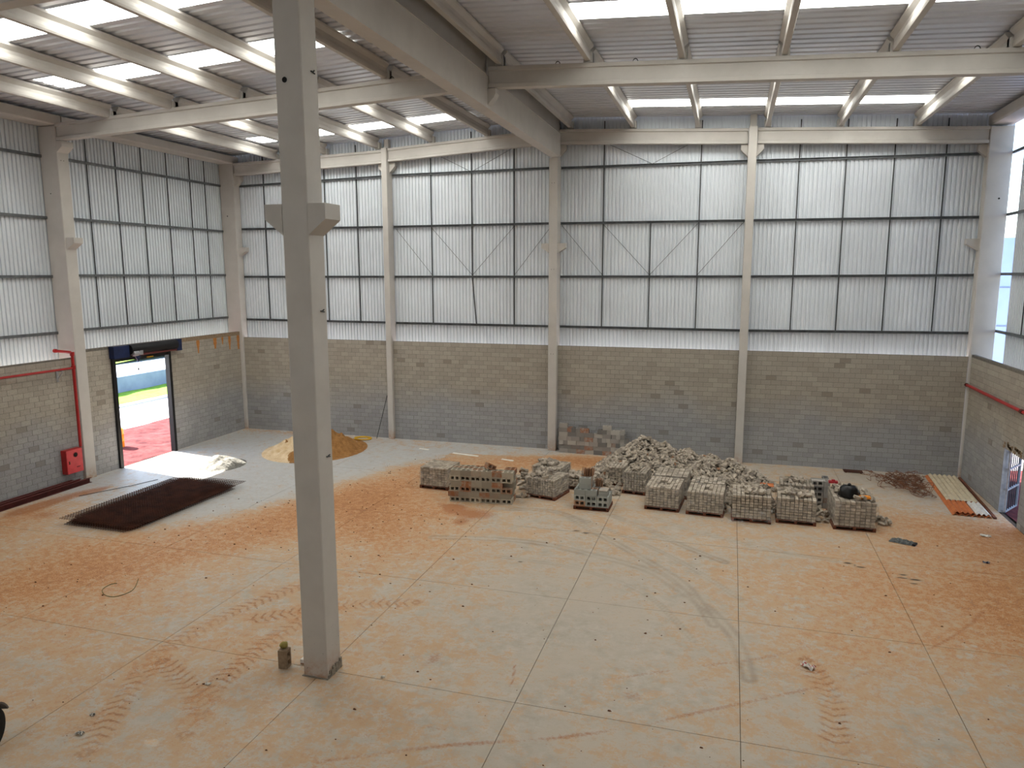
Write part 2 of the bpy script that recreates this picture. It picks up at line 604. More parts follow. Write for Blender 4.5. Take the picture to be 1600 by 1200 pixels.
def paint(X, Y):
    n1, n2, n3 = noise2(X, Y, 3.1, 1), noise2(X, Y, 1.2, 2), noise2(X, Y, .45, 3)
    nn = .5 * n1 + .3 * n2 + .2 * n3 - .5
    D, U, S = line_field(X, Y, TRACK)
    d = np.full(X.shape, .30)
    # right part of the hall is dustier
    d += .26 * np.clip((X - 24.5) / 6, 0, 1) * np.clip((Y + 21) / 7, 0, 1) * np.clip((-4.2 - Y) / 2.5, 0, 1)
    d += .25 * np.exp(-((X - 31.2) / 2.4) ** 2 - ((Y + 10.5) / 4.2) ** 2)
    # pale concrete in the middle and front
    d -= .20 * np.exp(-((X - 20.5) / 3.4) ** 2 - ((Y + 16.2) / 3.8) ** 2)
    d -= .10 * np.exp(-((X - 29) / 3.0) ** 2 - ((Y + 18.5) / 2.6) ** 2)
    # orange drive path that swings round behind the stacks
    wide = 1.5 + .5 * np.clip((-6 - Y) / 8, 0, 1)
    d += .50 * np.exp(-(D / wide) ** 2)
    d += .38 * np.exp(-((X - 13.6) / 2.3) ** 2 - ((Y + 10.8) / 3.2) ** 2)
    d += .22 * np.exp(-((X - 18.2) / 3.2) ** 2 - ((Y + 2.1) / 1.0) ** 2)
    d += .20 * np.exp(-((X - 8.8) / 3.5) ** 2 - ((Y + 18.8) / 2.2) ** 2)
    # clean corner by the roller door and strip along the back wall
    left = np.clip((D - wide * .75) / 1.1, 0, 1) * ((X < 12.2) & (Y > -15.5)) + np.clip((D - 1.0) / .7, 0, 1) * ((X >= 12.2) & (Y > -1.9) & (X < 20)) * .8
    left = np.where((X < 12.2), left * np.clip((Y + 15.5 - .1 * X) / 3.5, 0, 1), left)
    strip = np.clip((Y + 2.6) / 1.4, 0, 1) * (X >= 20)
    d = d * (1 - .88 * left) * (1 - .55 * strip)
    d += .34 * np.exp(-((Y + .25) / .35) ** 2) * np.exp(-((X - 2.2) / 2.4) ** 2) + .4 * np.exp(-((X - 1.6) / 1.5) ** 2 - ((Y + 14.2) / 2.4) ** 2)
    d += .18 * np.exp(-((Y + .6) / .7) ** 2) * (X < 12)
    d += .30 * np.exp(-((X - 1.2) / 1.0) ** 2 - ((Y + 6.9) / 1.1) ** 2) * (1 - np.clip((X - 2) / 1, 0, 1))
    d += nn * .55
    # loose red-brown earth
    r = np.zeros(X.shape)
    for cx, cy, rx, ry, s in ((16.1, -9.7, .75, .55, 1.0), (15.2, -9.3, .35, .45, .9), (15.9, -10.6, .3, .35, .8), (14.9, -9.1, .5, .25, .7),
                              (1.25, -12.3, .35, 1.4, .9), (1.05, -13.6, .4, .9, .9), (1.6, -11.2, .2, .6, .9), (2.2, -13.9, .6, .5, .5),
                              (18.4, -18.75, .22, .35, .55), (22.6, -18.9, .3, .25, .4), (13.3, -22.6, .35, .9, .45), (13.6, -6.6, .4, .3, .6),
                              (15.6, -7.0, .8, .25, .35), (33.2, -7.4, 1.2, 1.6, .5), (20.2, -5.2, 1.2, .7, .35), (23.0, -11.2, .6, .25, .35),
                              (26.2, -11.0, .5, .3, .35), (24.2, -20.6, .3, .2, .4), (29.6, -9.2, 1.3, .7, .35), (16.1, -5.1, .6, .3, .6)):
        r += s * np.exp(-((X - cx) / rx) ** 2 - ((Y - cy) / ry) ** 2)
    r += (n2 - .5) * .3 * (r > .05)
    mk = np.zeros(X.shape)
    for pts, w, s in ARCS:
        DD, UU, SS = line_field(X, Y, pts)
        for off in (-w * .5, w * .5):
            mk = np.maximum(mk, s * np.exp(-(((DD * SS) - off) / (w * .35)) ** 2) * (.4 + .9 * noise2(X, Y, .5, 5)))
        d = np.where(DD < w * 2, d - .18 * np.exp(-(DD / w) ** 2), d)
    for pts, w, s in LINES:
        DD, UU, SS = line_field(X, Y, pts)
        r = np.maximum(r, .70 * s * np.exp(-(DD / (w * .8)) ** 2) * (.35 + .8 * noise2(X, Y, .8, 6)))
    # black drips
    for cx, cy, rx, ry in ((27.5, -10.7, .13, .07), (27.8, -10.9, .14, .06), (27.66, -10.8, .06, .04), (28.74, -11.37, .16, .05), (29.04, -11.41, .2, .05), (28.8, -11.15, .12, .05),
                           (28.95, -11.7, .14, .04), (19.69, -10.28, .12, .06), (20.02, -10.42, .12, .06), (18.7, -13.2, .08, .05)):
        mk = np.maximum(mk, 1.6 * np.exp(-(((X - cx) / rx) ** 2 + ((Y - cy) / ry) ** 2) ** 2))
    tm, tu, tv = np.zeros(X.shape), np.zeros(X.shape), np.full(X.shape, .5)
    for pts in TREADS:
        DD, UU, SS = line_field(X, Y, pts)
        m = np.clip((.27 - DD) / .06, 0, 1) * (.35 + .8 * noise2(X, Y, .9, 8))
        use = m > tm
        tm = np.where(use, m, tm)
        tu = np.where(DD < .5, UU / 20., tu)
        tv = np.where(DD < .5, .5 + .5 * DD * SS / .3, tv)
        d += .16 * np.exp(-(DD / .3) ** 2)
    clean = np.clip(left, 0, 1)
    return np.clip(d, 0, 1.3), np.clip(r, 0, 1.2), np.clip(mk, 0, 1.6), clean, np.clip(tm, 0, 1), tu, np.clip(tv, 0, 1)


JX = [-.12, 4.2, 8.3, 12.36, 16.42, 20.48, 24.55, 28.4, 33.05]
JY = [-34.5, -29.6, -24.6, -19.76, -15.14, -10.4, -5.6, 0.0]
floor = MB().box(-.27, W + .15, YR, .15, -.2, -.03).build('floor', M['joint'], kind='structure')
for i in range(len(JX) - 1):
    for j in range(len(JY) - 1):
        x0, x1, y0, y1 = JX[i] + .006, JX[i + 1] - .006, JY[j] + .006, JY[j + 1] - .006
        seen = any(-60 < pix((x, y, 0))[0] < 1660 and 0 < pix((x, y, 0))[1] < 1260 for x in np.linspace(x0, x1, 5) for y in np.linspace(y0, y1, 5))
        st = .06 if y1 < -9 else .10
        
        if not seen:
            st = 1.2
        nx, ny = max(2, int((x1 - x0) / st)), max(2, int((y1 - y0) / st))
        gx, gy = np.linspace(x0, x1, nx + 1), np.linspace(y0, y1, ny + 1)
        X, Y = np.meshgrid(gx, gy)
        X, Y = X.ravel(), Y.ravel()
        # top grid + a skirt
        co = np.stack([X, Y, np.zeros_like(X)], 1)
        idx = np.arange((nx + 1) * (ny + 1)).reshape(ny + 1, nx + 1)
        quads = np.stack([idx[:-1, :-1], idx[:-1, 1:], idx[1:, 1:], idx[1:, :-1]], -1).reshape(-1, 4)
        c4 = len(co)
        corner = [idx[0, 0], idx[0, -1], idx[-1, -1], idx[-1, 0]]
        extra = co[corner].copy()
        extra2 = extra.copy()
        extra2[:, 2] = -.03
        co = np.concatenate([co, extra, extra2])
        sk = np.array([[c4 + a, c4 + 4 + a, c4 + 4 + (a + 1) % 4, c4 + (a + 1) % 4] for a in range(4)])
        quads = np.concatenate([quads, sk])
        me = bpy.data.meshes.new('floor_slab')
        me.vertices.add(len(co))
        me.vertices.foreach_set('co', co.astype(np.float32).ravel())
        me.loops.add(quads.size)
        me.loops.foreach_set('vertex_index', quads.astype(np.int32).ravel())
        me.polygons.add(len(quads))
        me.polygons.foreach_set('loop_start', np.arange(0, quads.size, 4, dtype=np.int32))
        me.update(calc_edges=True)
        d, r, mk, cl, tm, tu, tv = paint(co[:, 0], co[:, 1])
        a = me.color_attributes.new('dirt', 'FLOAT_COLOR', 'POINT')
        a.data.foreach_set('color', np.stack([d, r, mk, cl], 1).astype(np.float32).ravel())
        a = me.color_attributes.new('tread', 'FLOAT_COLOR', 'POINT')
        a.data.foreach_set('color', np.stack([tm, tu, tv, np.ones_like(tm)], 1).astype(np.float32).ravel())
        me.materials.append(M['floor'])
        put('floor_slab', me, floor)


# ------------------------------------------------------------------ block walls
BL, BH, BD = .40, .20, .14


def wall_blocks(parent, spans, axis, plane, inward, cap_tops, holes=()):
    """running bond of concrete blocks; spans: [(a,b,courses)] along the wall; the 300 blocks that show largest are parts"""
    items = []
    back = MB()
    for si, (a, b, nc) in enumerate(spans):
        for c in range(nc):
            z0 = c * BH
            x = a
            first = True
            while x < b - .03:
                L = BL / 2 if (first and c % 2) else BL
                first = False
                x2 = min(x + L, b)
                segs = [(x, x2)]
                for (ha, hb, hz0, hz1) in holes:
                    if z0 + BH * .5 < hz1 and z0 + BH * .5 > hz0:
                        ns = []
                        for p, q in segs:
                            if q <= ha or p >= hb:
                                ns.append((p, q))
                            else:
                                if p < ha - .04:
                                    ns.append((p, ha))
                                if q > hb + .04:
                                    ns.append((hb, q))
                        segs = ns
                for p, q in segs:
                    items.append((p, q, z0))
                x = x2

    def P(s, n, z):     # s along the wall, n outward depth behind the inner face
        return (s, plane - inward * n, z) if axis == 'x' else (plane - inward * n, s, z)
    sc = []
    for k, (p, q, z0) in enumerate(items):
        c = P((p + q) / 2, 0, z0 + .1)
        u, v, dz = pix(c)
        ok = 0 < u < 1600 and 0 < v < 1200
        e = Vector(P(q, 0, z0)) - Vector(P(p, 0, z0))
        nrm = Vector((0, -1, 0)) if axis == 'x' else Vector((inward, 0, 0))
        dv = Vector(CAM['loc']) - Vector(c)
        area = (q - p) * nrm.dot(dv) / dv.length ** 3
        sc.append((area if ok else 0) if abs(q - p - BL) < .01 else 0)
    order = sorted(range(len(items)), key=lambda k: -sc[k])
    chosen = set(order[:300])
    g = .005
    shared = MB()
    hx = BL / 2 - g
    e = .006
    if axis == 'x':
        shared.box(-hx, hx, 0, BD - .02, g, BH - g)
    else:
        shared.box(-BD + .02 if inward > 0 else 0, 0 if inward > 0 else BD - .02, -hx, hx, g, BH - g)
    sm = shared.mesh('block', M['block'])
    rest = MB()
    tones = []
    for k, (p, q, z0) in enumerate(items):
        j = random.uniform(-.003, .003)
        if k in chosen and sc[k] > 0:
            put('block', sm, parent, P((p + q) / 2, j, z0))
        else:
            a0, a1 = P(p + g, j, z0 + g), P(q - g, BD - .02 + j, z0 + BH - g)
            rest.box(min(a0[0], a1[0]), max(a0[0], a1[0]), min(a0[1], a1[1]), max(a0[1], a1[1]), a0[2], a1[2])
            tones += [random.random()] * 6
    me = rest.mesh('block_courses', M['blockm'])
    at = me.attributes.new('tone', 'FLOAT', 'FACE')
    at.data.foreach_set('value', np.array(tones, np.float32))
    put('block_courses', me, parent, kind='stuff')


def slab_wall(name, spans, axis, plane, inward, holes=()):
    """mortar core slightly behind the block faces"""
    mb = MB()
    for (a, b, nc, cap) in spans:
        zs = nc * BH
        parts = [(a, b, 0, zs)]
        for (ha, hb, hz0, hz1) in holes:
            np_ = []
            for p, q, z0, z1 in parts:
                if hb <= p or ha >= q:
                    np_.append((p, q, z0, z1))
                else:
                    np_ += [(p, ha, z0, z1), (hb, q, z0, z1), (ha, hb, hz1, z1)]
            parts = np_
        for p, q, z0, z1 in parts:
            n0, n1 = .007, BD - .025
            if axis == 'x':
                mb.box(p, q, plane - inward * n0 if inward < 0 else plane - n1, plane - inward * n1 if inward < 0 else plane - n0, z0, z1)
            else:
                lo, hi = sorted((plane - inward * n0, plane - inward * n1))
                mb.box(lo, hi, p, q, z0, z1)
        if cap:
            if axis == 'x':
                mb.box(a, b, plane, plane + BD, zs, zs + cap)
            else:
                lo, hi = sorted((plane, plane - inward * BD))
                mb.box(lo, hi, a, b, zs, zs + cap)
    return mb.build(name, M['mortar'], kind='structure')


C1, C2, C3 = (8.22, 8.50), (16.28, 16.66), (24.47, 24.80)   # back wall columns (x ranges)
back_spans = [(.05, C1[0], 24), (C1[1], C2[0], 24), (C2[1], C3[0], 24), (C3[1], 32.96, 24)]
wall_back = slab_wall('wall_back', [s + (0,) for s in back_spans], 'x', 0.0, -1)
wall_blocks(wall_back, back_spans, 'x', 0.0, -1, 0)

DOOR = (-8.22, -5.12, 0, 4.66)
left_spans = [(-9.58, -.10, 25), (-19.5, -10.12, 24)]
wall_left = slab_wall('wall_left', [(-9.58, -.10, 25, .1), (-19.5, -10.12, 24, .05)], 'y', -.12, 1, [DOOR])
wall_blocks(wall_left, left_spans, 'y', -.12, 1, 0, [DOOR])
GATE = (-6.08, -4.44, 0, 2.24)
right_spans = [(-9.58, -.10, 24)]
wall_right = slab_wall('wall_right', [(-9.58, -.10, 24, .1)], 'y', W, -1, [GATE])
wall_blocks(wall_right, right_spans, 'y', W, -1, 0, [GATE])
# parts of the shell outside the frame
far = MB()
far.box(-.26, -.12, YR, -19.52, 0, 4.85)
far.build('wall_panel', M['blockv'], wall_left)
far = MB()
far.box(W, W + .14, YR, -9.6, 0, 4.9)
far.build('wall_panel', M['blockv'], wall_right)
rear = MB()
rear.box(-1, W + 1, YR - .2, YR, 0, 14.8)
rear.build('wall_rear', M['clad'], kind='structure')


# ------------------------------------------------------------------ corrugated cladding
def clad_profile(width, pitch, depth):
    pts = []
    n = max(1, round(width / pitch))
    p = width / n
    for i in range(n):
        x = i * p
        pts += [(x, 0), (x + p * .56, 0), (x + p * .62, depth), (x + p * .94, depth)]
    pts.append((width, 0))
    return pts


def clad(parent, axis, plane, out, a, b, zb, ztop):
    """one sheet about a metre wide after another; ribs stand outward"""
    s = a
    while s < b - .05:
        w = min(.99, b - s)
        pr = clad_profile(w, .165, .055)
        vs, fs = [], []
        for (x, d) in pr:
            q = s + x
            for z in (zb, ztop(q)):
                vs.append((q, plane + out * d, z) if axis == 'x' else (plane + out * d, q, z))
        fs = [(2 * i, 2 * i + 2, 2 * i + 3, 2 * i + 1) for i in range(len(pr) - 1)]
        MB().add(vs, fs).build('cladding_sheet', M['clad'], parent)
        s += .99


YB, XL, XR = .42, -.84, 33.88     # cladding planes
clad(wall_back, 'x', YB, 1, -.84, 33.9, 4.62, lambda x: roof_z(x) + .02)
clad(wall_left, 'y', XL, -1, -20.6, .44, 4.62, lambda y: roof_z(XL) - .004)
clad(wall_right, 'y', XR, 1, -9.0, -.82, 4.62, lambda y: roof_z(XR) - .004)
far = MB()
far.box(XL - .05, XL, YR, -20.6, 4.6, 13.9)
far.build('cladding_panel', M['clad'], wall_left)
far = MB()
far.box(XR, XR + .05, YR, -9.0, 4.6, 13.9)
far.build('cladding_panel', M['clad'], wall_right)


def girt(parent, A, B, inw):
    """open C-section rail, back to the sheets"""
    prof = [(-.04, -.05), (.04, -.05), (.04, -.04), (-.028, -.04), (-.028, .04), (.04, .04), (.04, .05), (-.04, .05)]
    MB().prism([(x * inw, y) for x, y in prof], A, B).build('girt', M['steel'], parent)


colx = [0.05, C1[0], C1[1], C2[0], C2[1], C3[0], C3[1], 32.96]
GZ = [[12.38, 12.58, 12.60, 12.62, 12.60, 12.55, 12.55, 12.44], [10.28, 10.23, 10.23, 10.23, 10.22, 10.17, 10.17, 10.11],
      [7.88] * 7 + [7.93], [5.70, 5.67, 5.66, 5.64, 5.64, 5.62, 5.62, 5.70]]
for row in GZ:
    for k in range(0, 8, 2):
        girt(wall_back, (colx[k] - (.7 if k == 0 else 0), .36, row[k]), (colx[k + 1] + (.7 if k == 6 else 0), .36, row[k + 1]), 1)
for z in (12.40, 10.16, 7.97, 5.82):
    girt(wall_left, (-.77, -9.62, z), (-.77, .3, z), -1)
    girt(wall_left, (-.77, -20.6, z - .03), (-.77, -10.08, z - .03), -1)
    girt(wall_right, (33.80, -9.0, z), (33.80, -.05, z), 1)


def gz(x, row):
    return float(np.interp(x, colx, row))


def rod(parent, A, B, w=.020, name='sag_rod'):
    MB().prism([(-w, -w), (w, -w), (w, w), (-w, w)], A, B, up=(1, 0, 0) if abs(A[0] - B[0]) < .3 and abs(A[1] - B[1]) < .01 else (0, 1, 0)).build(name, M['rod'], parent)


rods_b = [1.42, 3.1, 4.85, 6.6, 10.45, 12.46, 14.5, 18.56, 20.62, 22.63, 26.46, 28.2, 29.92, 31.7]
for x in rods_b:
    zz = [roof_z(x) - .1] + [gz(x, r) for r in GZ]
    if abs(x - 20.62) < .01:
        zz = zz[2:]
    for i in range(len(zz) - 1):
        dx = .18 if (abs(x - 12.46) < .01 and i == 3) else 0
        rod(wall_back, (x, .385, zz[i] - .05), (x + dx, .385, zz[i + 1] + .05))
for y in (-8.05, -6.6, -5.2, -3.7, -2.22, -1.18):
    zz = [13.85, 12.4, 10.16, 7.97, 5.82]
    for i in range(4):
        MB().box(-.82, -.79, y - .016, y + .016, zz[i + 1] + .05, zz[i] - .05).build('sag_rod', M['rod'], wall_left)
for y in (-2.5, -4.2, -5.9):
    zz = [13.85, 12.4, 10.16, 7.97, 5.82]
    for i in range(4):
        MB().box(33.80, 33.83, y - .016, y + .016, zz[i + 1] + .05, zz[i] - .05).build('sag_rod', M['rod'], wall_right)
for x0, x1, x2, x3, x4 in ((8.6, 10.45, 12.46, 14.5, 16.25), (16.7, 18.56, 20.62, 22.63, 24.45)):
    for a, b in ((x0, x1), (x1, x2), (x3, x2), (x4, x3)):
        MB().tube([(a, .40, 10.15), (b, .40, 7.95)], .010, 5).build('brace_rod', M['steel'], wall_back)
    for a, b in ((x1, x2), (x3, x2)):
        MB().tube([(a, .40, 13.6), (b, .40, 12.62)], .010, 5).build('brace_rod', M['steel'], wall_back)

# rust-coloured clay runs and the smoother band at the top of the door bay
tb = MB().box(-.121, -.105, -4.6, -.12, 4.92, 5.1)
tb.build('top_band', M['blockv'], wall_left)
for y, z1, z0, w in ((-3.2, 4.93, 4.3, .10), (-2.0, 4.93, 4.4, .13), (-1.45, 4.93, 4.55, .07), (-.92, 4.93, 4.25, .10), (-.25, 4.93, 4.2, .10)):
    mb = MB()
    vs, n = [], 7
    for i in range(n):
        t = i / (n - 1)
        ww = w * (1 - .5 * t) * random.uniform(.7, 1.3)
        z = z1 + (z0 - z1) * t
        vs += [(-.117, y - ww, z), (-.107, y, z), (-.117, y + ww, z)]
    fs = []
    for i in range(n - 1):
        fs += [(3 * i, 3 * i + 1, 3 * i + 4, 3 * i + 3), (3 * i + 1, 3 * i + 2, 3 * i + 5, 3 * i + 4)]
    mb.add(vs, fs).build('clay_run', M['clay'], wall_left)

# ------------------------------------------------------------------ roof
ceiling = MB().box(16.35, 16.75, YR, .5, 14.76, 14.80).build('ceiling', M['roof'], kind='structure')
SKY = [(-2.8, -1.6), (-7.1, -5.9), (-13.3, -12.12), (-17.3, -16.1), (-23.0, -21.8), (-27.0, -25.8), (-32.0, -31.0)]
edges = [.52]
ysheets = []
for s1, s0 in [(b, a) for a, b in SKY]:
    a = edges[-1]
    n = max(1, round((a - s1) / 1.2))
    for i in range(n):
        ysheets.append((a - (a - s1) * i / n, a - (a - s1) * (i + 1) / n, False))
    ysheets.append((s1, s0, True))
    edges.append(s0)
a = edges[-1]
while a > YR:
    ysheets.append((a, a - 1.2, False))
    a -= 1.2


def roof_sheet(x0, x1, y1, y0, name, mat, parent):
    w = y1 - y0
    n = max(1, round(w / .4))
    p = w / n
    pr = []
    for i in range(n):
        y = y0 + i * p
        pr += [(y, 0), (y + p * .62, 0), (y + p * .70, .07), (y + p * .92, .07)]
    pr.append((y1, 0))
    vs = []
    for y, h in pr:
        for x in (x0, x1):
            vs.append((x, y, roof_z(x) + h))
    fs = [(2 * i, 2 * i + 1, 2 * i + 3, 2 * i + 2) for i in range(len(pr) - 1)]
    MB().add(vs, fs).build(name, mat, parent)


for y1, y0, sk in ysheets:
    if sk:
        lit = y1 > -21 or y1 < -29  # rearmost lit strip is unseen, an added glow to brighten the near column
        for x0, x1, nm in ((-.95, 2.85, 0), (2.85, 13.30, lit), (13.30, 16.55, 0), (16.55, 19.98, 0), (19.98, 30.45, lit), (30.45, 34.0, 0)):
            roof_sheet(x0, x1, y1, y0, 'skylight_or_fill' if nm else 'roof_sheet', M['sky'] if nm else M['roof'], ceiling)
    else:
        roof_sheet(-.95, 16.55, y1, y0, 'roof_sheet', M['roof'], ceiling)
        roof_sheet(16.55, 34.0, y1, y0, 'roof_sheet', M['roof'], ceiling)

# ------------------------------------------------------------------ concrete frame
IB = [(-.15, 0), (.15, 0), (.15, .105), (.09, .125), (.09, .475), (.15, .495), (.15, .60), (-.15, .60), (-.15, .495), (-.09, .475), (-.09, .125), (-.15, .105)]


def loop_hook(parent, p):
    pts = [(p[0] + .07 * math.cos(t), p[1], p[2] + .09 * math.sin(t)) for t in np.linspace(-.1, PI + .1, 9)]
    MB().tube(pts, .013, 6).build('lifting_loop', M['rod'], parent)


def beam(A, B, label, hooks=(), h=.60, end=True):
    t = root('concrete_beam', tuple((a + b) / 2 for a, b in zip(A, B)), label=label, cat='beam', group='precast concrete roof beams')
    o = Vector(t.location)
    prof = [(x, y * h / .6) for x, y in IB]
    A, B = Vector(A) - o, Vector(B) - o
    MB().prism(prof, A, B).build('beam_body', M['paint'], t)
    for f in hooks:
        p = A.lerp(B, f)
        loop_hook(t, (p.x, p.y, p.z + h + .02))
    return t


beam((.07, .05, 12.86), (C1[0] - .02, .05, 13.11), 'pale concrete roof beam along the back wall, left corner to first column')
beam((C1[1] + .02, .05, 13.17), (C2[0] - .02, .05, 13.60), 'pale concrete roof beam along the back wall, between first and middle columns')
beam((C2[1] + .02, .05, 13.56), (C3[0] - .02, .05, 13.17), 'pale concrete roof beam along the back wall, right of the long girder')
beam((C3[1] + .02, .05, 13.17), (32.96, .05, 12.77), 'pale concrete roof beam along the back wall, ending at the right corner column')
beam((.02, YF[0] - .05, 12.90), (16.33, YF[0] - .05, 13.55), 'long pale roof beam from left wall column into the girder, passing behind the near column', (.83,))
beam((16.80, YF[0] - .05, 13.56), (33.0, YF[0] - .05, 12.82), 'long pale roof beam from the girder across the upper right of the hall', (.13, .27, .80))
beam((.02, YF[1] - .05, 13.02), (16.1, YF[1] - .05, 13.60), 'roof beam cut by the top left corner of the photo')
beam((16.85, YF[1] - .05, 13.60), (33.0, YF[1] - .05, 12.9), 'roof beam on the near frame line, right of the near column')

# girder on the ridge line
g = root('concrete_girder', (16.565, -10, 12.97), label='deep pale concrete girder running from the near column to the back wall', cat='beam')
gm = MB().box(-.215, .215, -10.0, 9.68, 0, .93)
gm.build('girder_body', M['paint'], g)
MB().box(-.24, .24, -10.0, 9.68, .93, .955).build('top_ledge', M['paint'], g)
# corbels on the girder that carry the long beams
for s, lab in ((1, 1), (-1, 1)):
    pr = [(0, .25), (.32, .25), (.32, .40), (.26, .56), (0, .56)]
    vs = [(s * (.215 + a), yy, b) for yy in (-.10 - .12 + .1, .22) for a, b in [(0, .08), (.20, .30), (.26, .42), (.26, .56), (0, .56)]]
    n = 5
    fs = [(i, (i + 1) % n, n + (i + 1) % n, n + i) for i in range(n)] + [tuple(range(n - 1, -1, -1)), tuple(range(n, 2 * n))]
    MB().add(vs, fs).build('corbel', M['paint'], g)


def corbel(parent, x, y0, y1, top, s, reach=.40, hh=.28, drop=.56):
    pr = [(0, 0), (reach, 0), (reach, -hh), (0, -drop)]
    vs = [(x + s * a, yy, top + b) for yy in (y0, y1) for a, b in pr]
    MB().add(vs, [(0, 1, 5, 4), (1, 2, 6, 5), (2, 3, 7, 6), (3, 0, 4, 7), (3, 2, 1, 0), (4, 5, 6, 7)]).build('corbel', M['paint'], parent)


def sleeve(parent, p, axis='Y', r=.045, n=12, name='sleeve_hole'):
    MB().lathe([(r, -.004), (r, .004)], p, axis, n).build(name, M['hole'], parent)


def column(x0, x1, y0, y1, h, label, group='precast columns of the hall', chamfer=.018):
    cx, cy = (x0 + x1) / 2, (y0 + y1) / 2
    t = root('concrete_column', (cx, cy, 0), label=label, cat='column', group=group)
    a, b, c = (x1 - x0) / 2, (y1 - y0) / 2, chamfer
    ring = [(-a + c, -b), (a - c, -b), (a, -b + c), (a, b - c), (a - c, b), (-a + c, b), (-a, b - c), (-a, -b + c)]
    n = 8
    vs = [(x, y, 0) for x, y in ring] + [(x, y, h) for x, y in ring]
    MB().add(vs, [(i, (i + 1) % n, n + (i + 1) % n, n + i) for i in range(n)] + [tuple(range(n - 1, -1, -1)), tuple(range(n, 2 * n))]).build('shaft', M['paint'], t)
    return t, cx, cy


t, cx, cy = column(16.12, 16.66, -20.06, -19.53, 12.95, 'tall near column with stepped bracket, standing alone in the middle of the floor')
for s in (1, -1):
    corbel(t, s * .27, -.265, .265, 9.28, s, .36, .28, .56)
sleeve(t, (-.08, -.268, 11.43), 'Y', .05)
gm_ = MB()
for i in range(9):
    y = -.22 + i * .055
    gm_.box(.262, .285 + random.uniform(0, .03), y - .03, y + .03, 0, random.uniform(.07, .16) + .012 * i)
gm_.box(-.29, .30, -.30, .28, 0, .012)
gm_.build('grout_skirt', M['grout'], t)
for z in (11.62, 7.32, 4.50):
    MB().tube([(.272, .03, z), (.29, .03, z), (.29, .09, z - .012), (.29, .14, z - .02)], .012, 6).build('form_tie', M['rod'], t)
    MB().tube([(.272, .10, z), (.31, .10, z + .03)], .012, 6).build('form_tie', M['rod'], t)

t, cx, cy = column(C1[0], C1[1], -.20, .36, 13.78, 'slim pale column on the back wall, first from the left corner, above the coiled hose')
MB().box(-.09, .12, .0, .26, 13.78, 14.2).build('stub', M['paint'], t)
for s in (1, -1):
    corbel(t, s * .14, -.02 + .02, .27, 13.10 if s < 0 else 13.16, s, .28, .18, .48)
t, cx, cy = column(C2[0], C2[1], -.30, .36, 12.95, 'pale middle column of the back wall that carries the long girder')
MB().box(-.16, .16, .02, .30, 12.95, 14.45).build('stub', M['paint'], t)
for s in (1, -1):
    corbel(t, s * .19, -.26, .10, 9.33, s, .35, .2, .42)
corbel(t, .19, .14, .33, 13.55, 1, .26, .2, .48)
for z in (4.45, 8.2, 11.9):
    for x in (-.06, .05):
        sleeve(t, (x, -.332, z), 'Y', .014, 8, 'bolt_hole')
t, cx, cy = column(C3[0], C3[1], -.36, .36, 13.80, 'pale column of the back wall beside the loose paver heap')
MB().box(-.13, .13, .05, .3, 13.80, 14.33).build('stub', M['paint'], t)
for s in (1, -1):
    corbel(t, s * .165, .0, .35, 13.16, s, .28, .20, .48)
t, cx, cy = column(-.80, .03, -.10, .36, 13.44, 'pale column in the left back corner of the hall')
corbel(t, .415, -.10, .2, 9.36, 1, .38, .2, .44)
corbel(t, .415, -.04, .2, 12.85, 1, .28, .2, .46)
sleeve(t, (-.05, -.235, 10.9), 'Y', .03)
t, cx, cy = column(-.82, .0, -10.10, -9.60, 13.42, 'pale left wall column beside the red hydrant cabinet')
corbel(t, .41, -.2, .2, 9.38, 1, .38, .2, .44)
corbel(t, .41, -.25, .25, 12.88, 1, .26, .2, .40)
sleeve(t, (-.05, -.254, 11.0), 'Y', .02)
for y in (-.1, .02):
    sleeve(t, (.413, y, 12.2), 'X', .014, 8, 'bolt_hole')
t, cx, cy = column(32.98, 33.76, -.10, .36, 13.34, 'wide pale column in the right back corner, next to the gap of daylight')
corbel(t, -.39, -.10, .2, 9.30, -1, .42, .2, .44)
corbel(t, -.39, -.05, .2, 12.75, -1, .30, .2, .46)
sleeve(t, (.08, -.234, 10.75), 'Y', .035)

# eave beams on top of the wall columns
for x0, x1, lab in ((-.75, .04, 'left'), (W - .04, 33.80, 'right')):
    ys = [(-9.80, .34, 'far'), (-19.75, -9.86, 'near')]
    for y0, y1, nm in ys:
        t = root('eave_beam', ((x0 + x1) / 2, (y0 + y1) / 2, 13.44), label='pale concrete eave beam over the %s wall, %s bay' % (lab, nm), cat='beam', group='eave beams')
        hw, hl = (x1 - x0) / 2, (y1 - y0) / 2
        s = 1 if lab == 'left' else -1
        pr = [(-hw, 0), (hw - .05, 0), (hw, .05), (hw, .36), (-hw, .36)]
        vs = [(s * a, yy, b) for yy in (-hl, hl) for a, b in pr]
        n = 5
        MB().add(vs, [(i, (i + 1) % n, n + (i + 1) % n, n + i) for i in range(n)] + [tuple(range(n - 1, -1, -1)), tuple(range(n, 2 * n))]).build('beam_body', M['paint'], t)

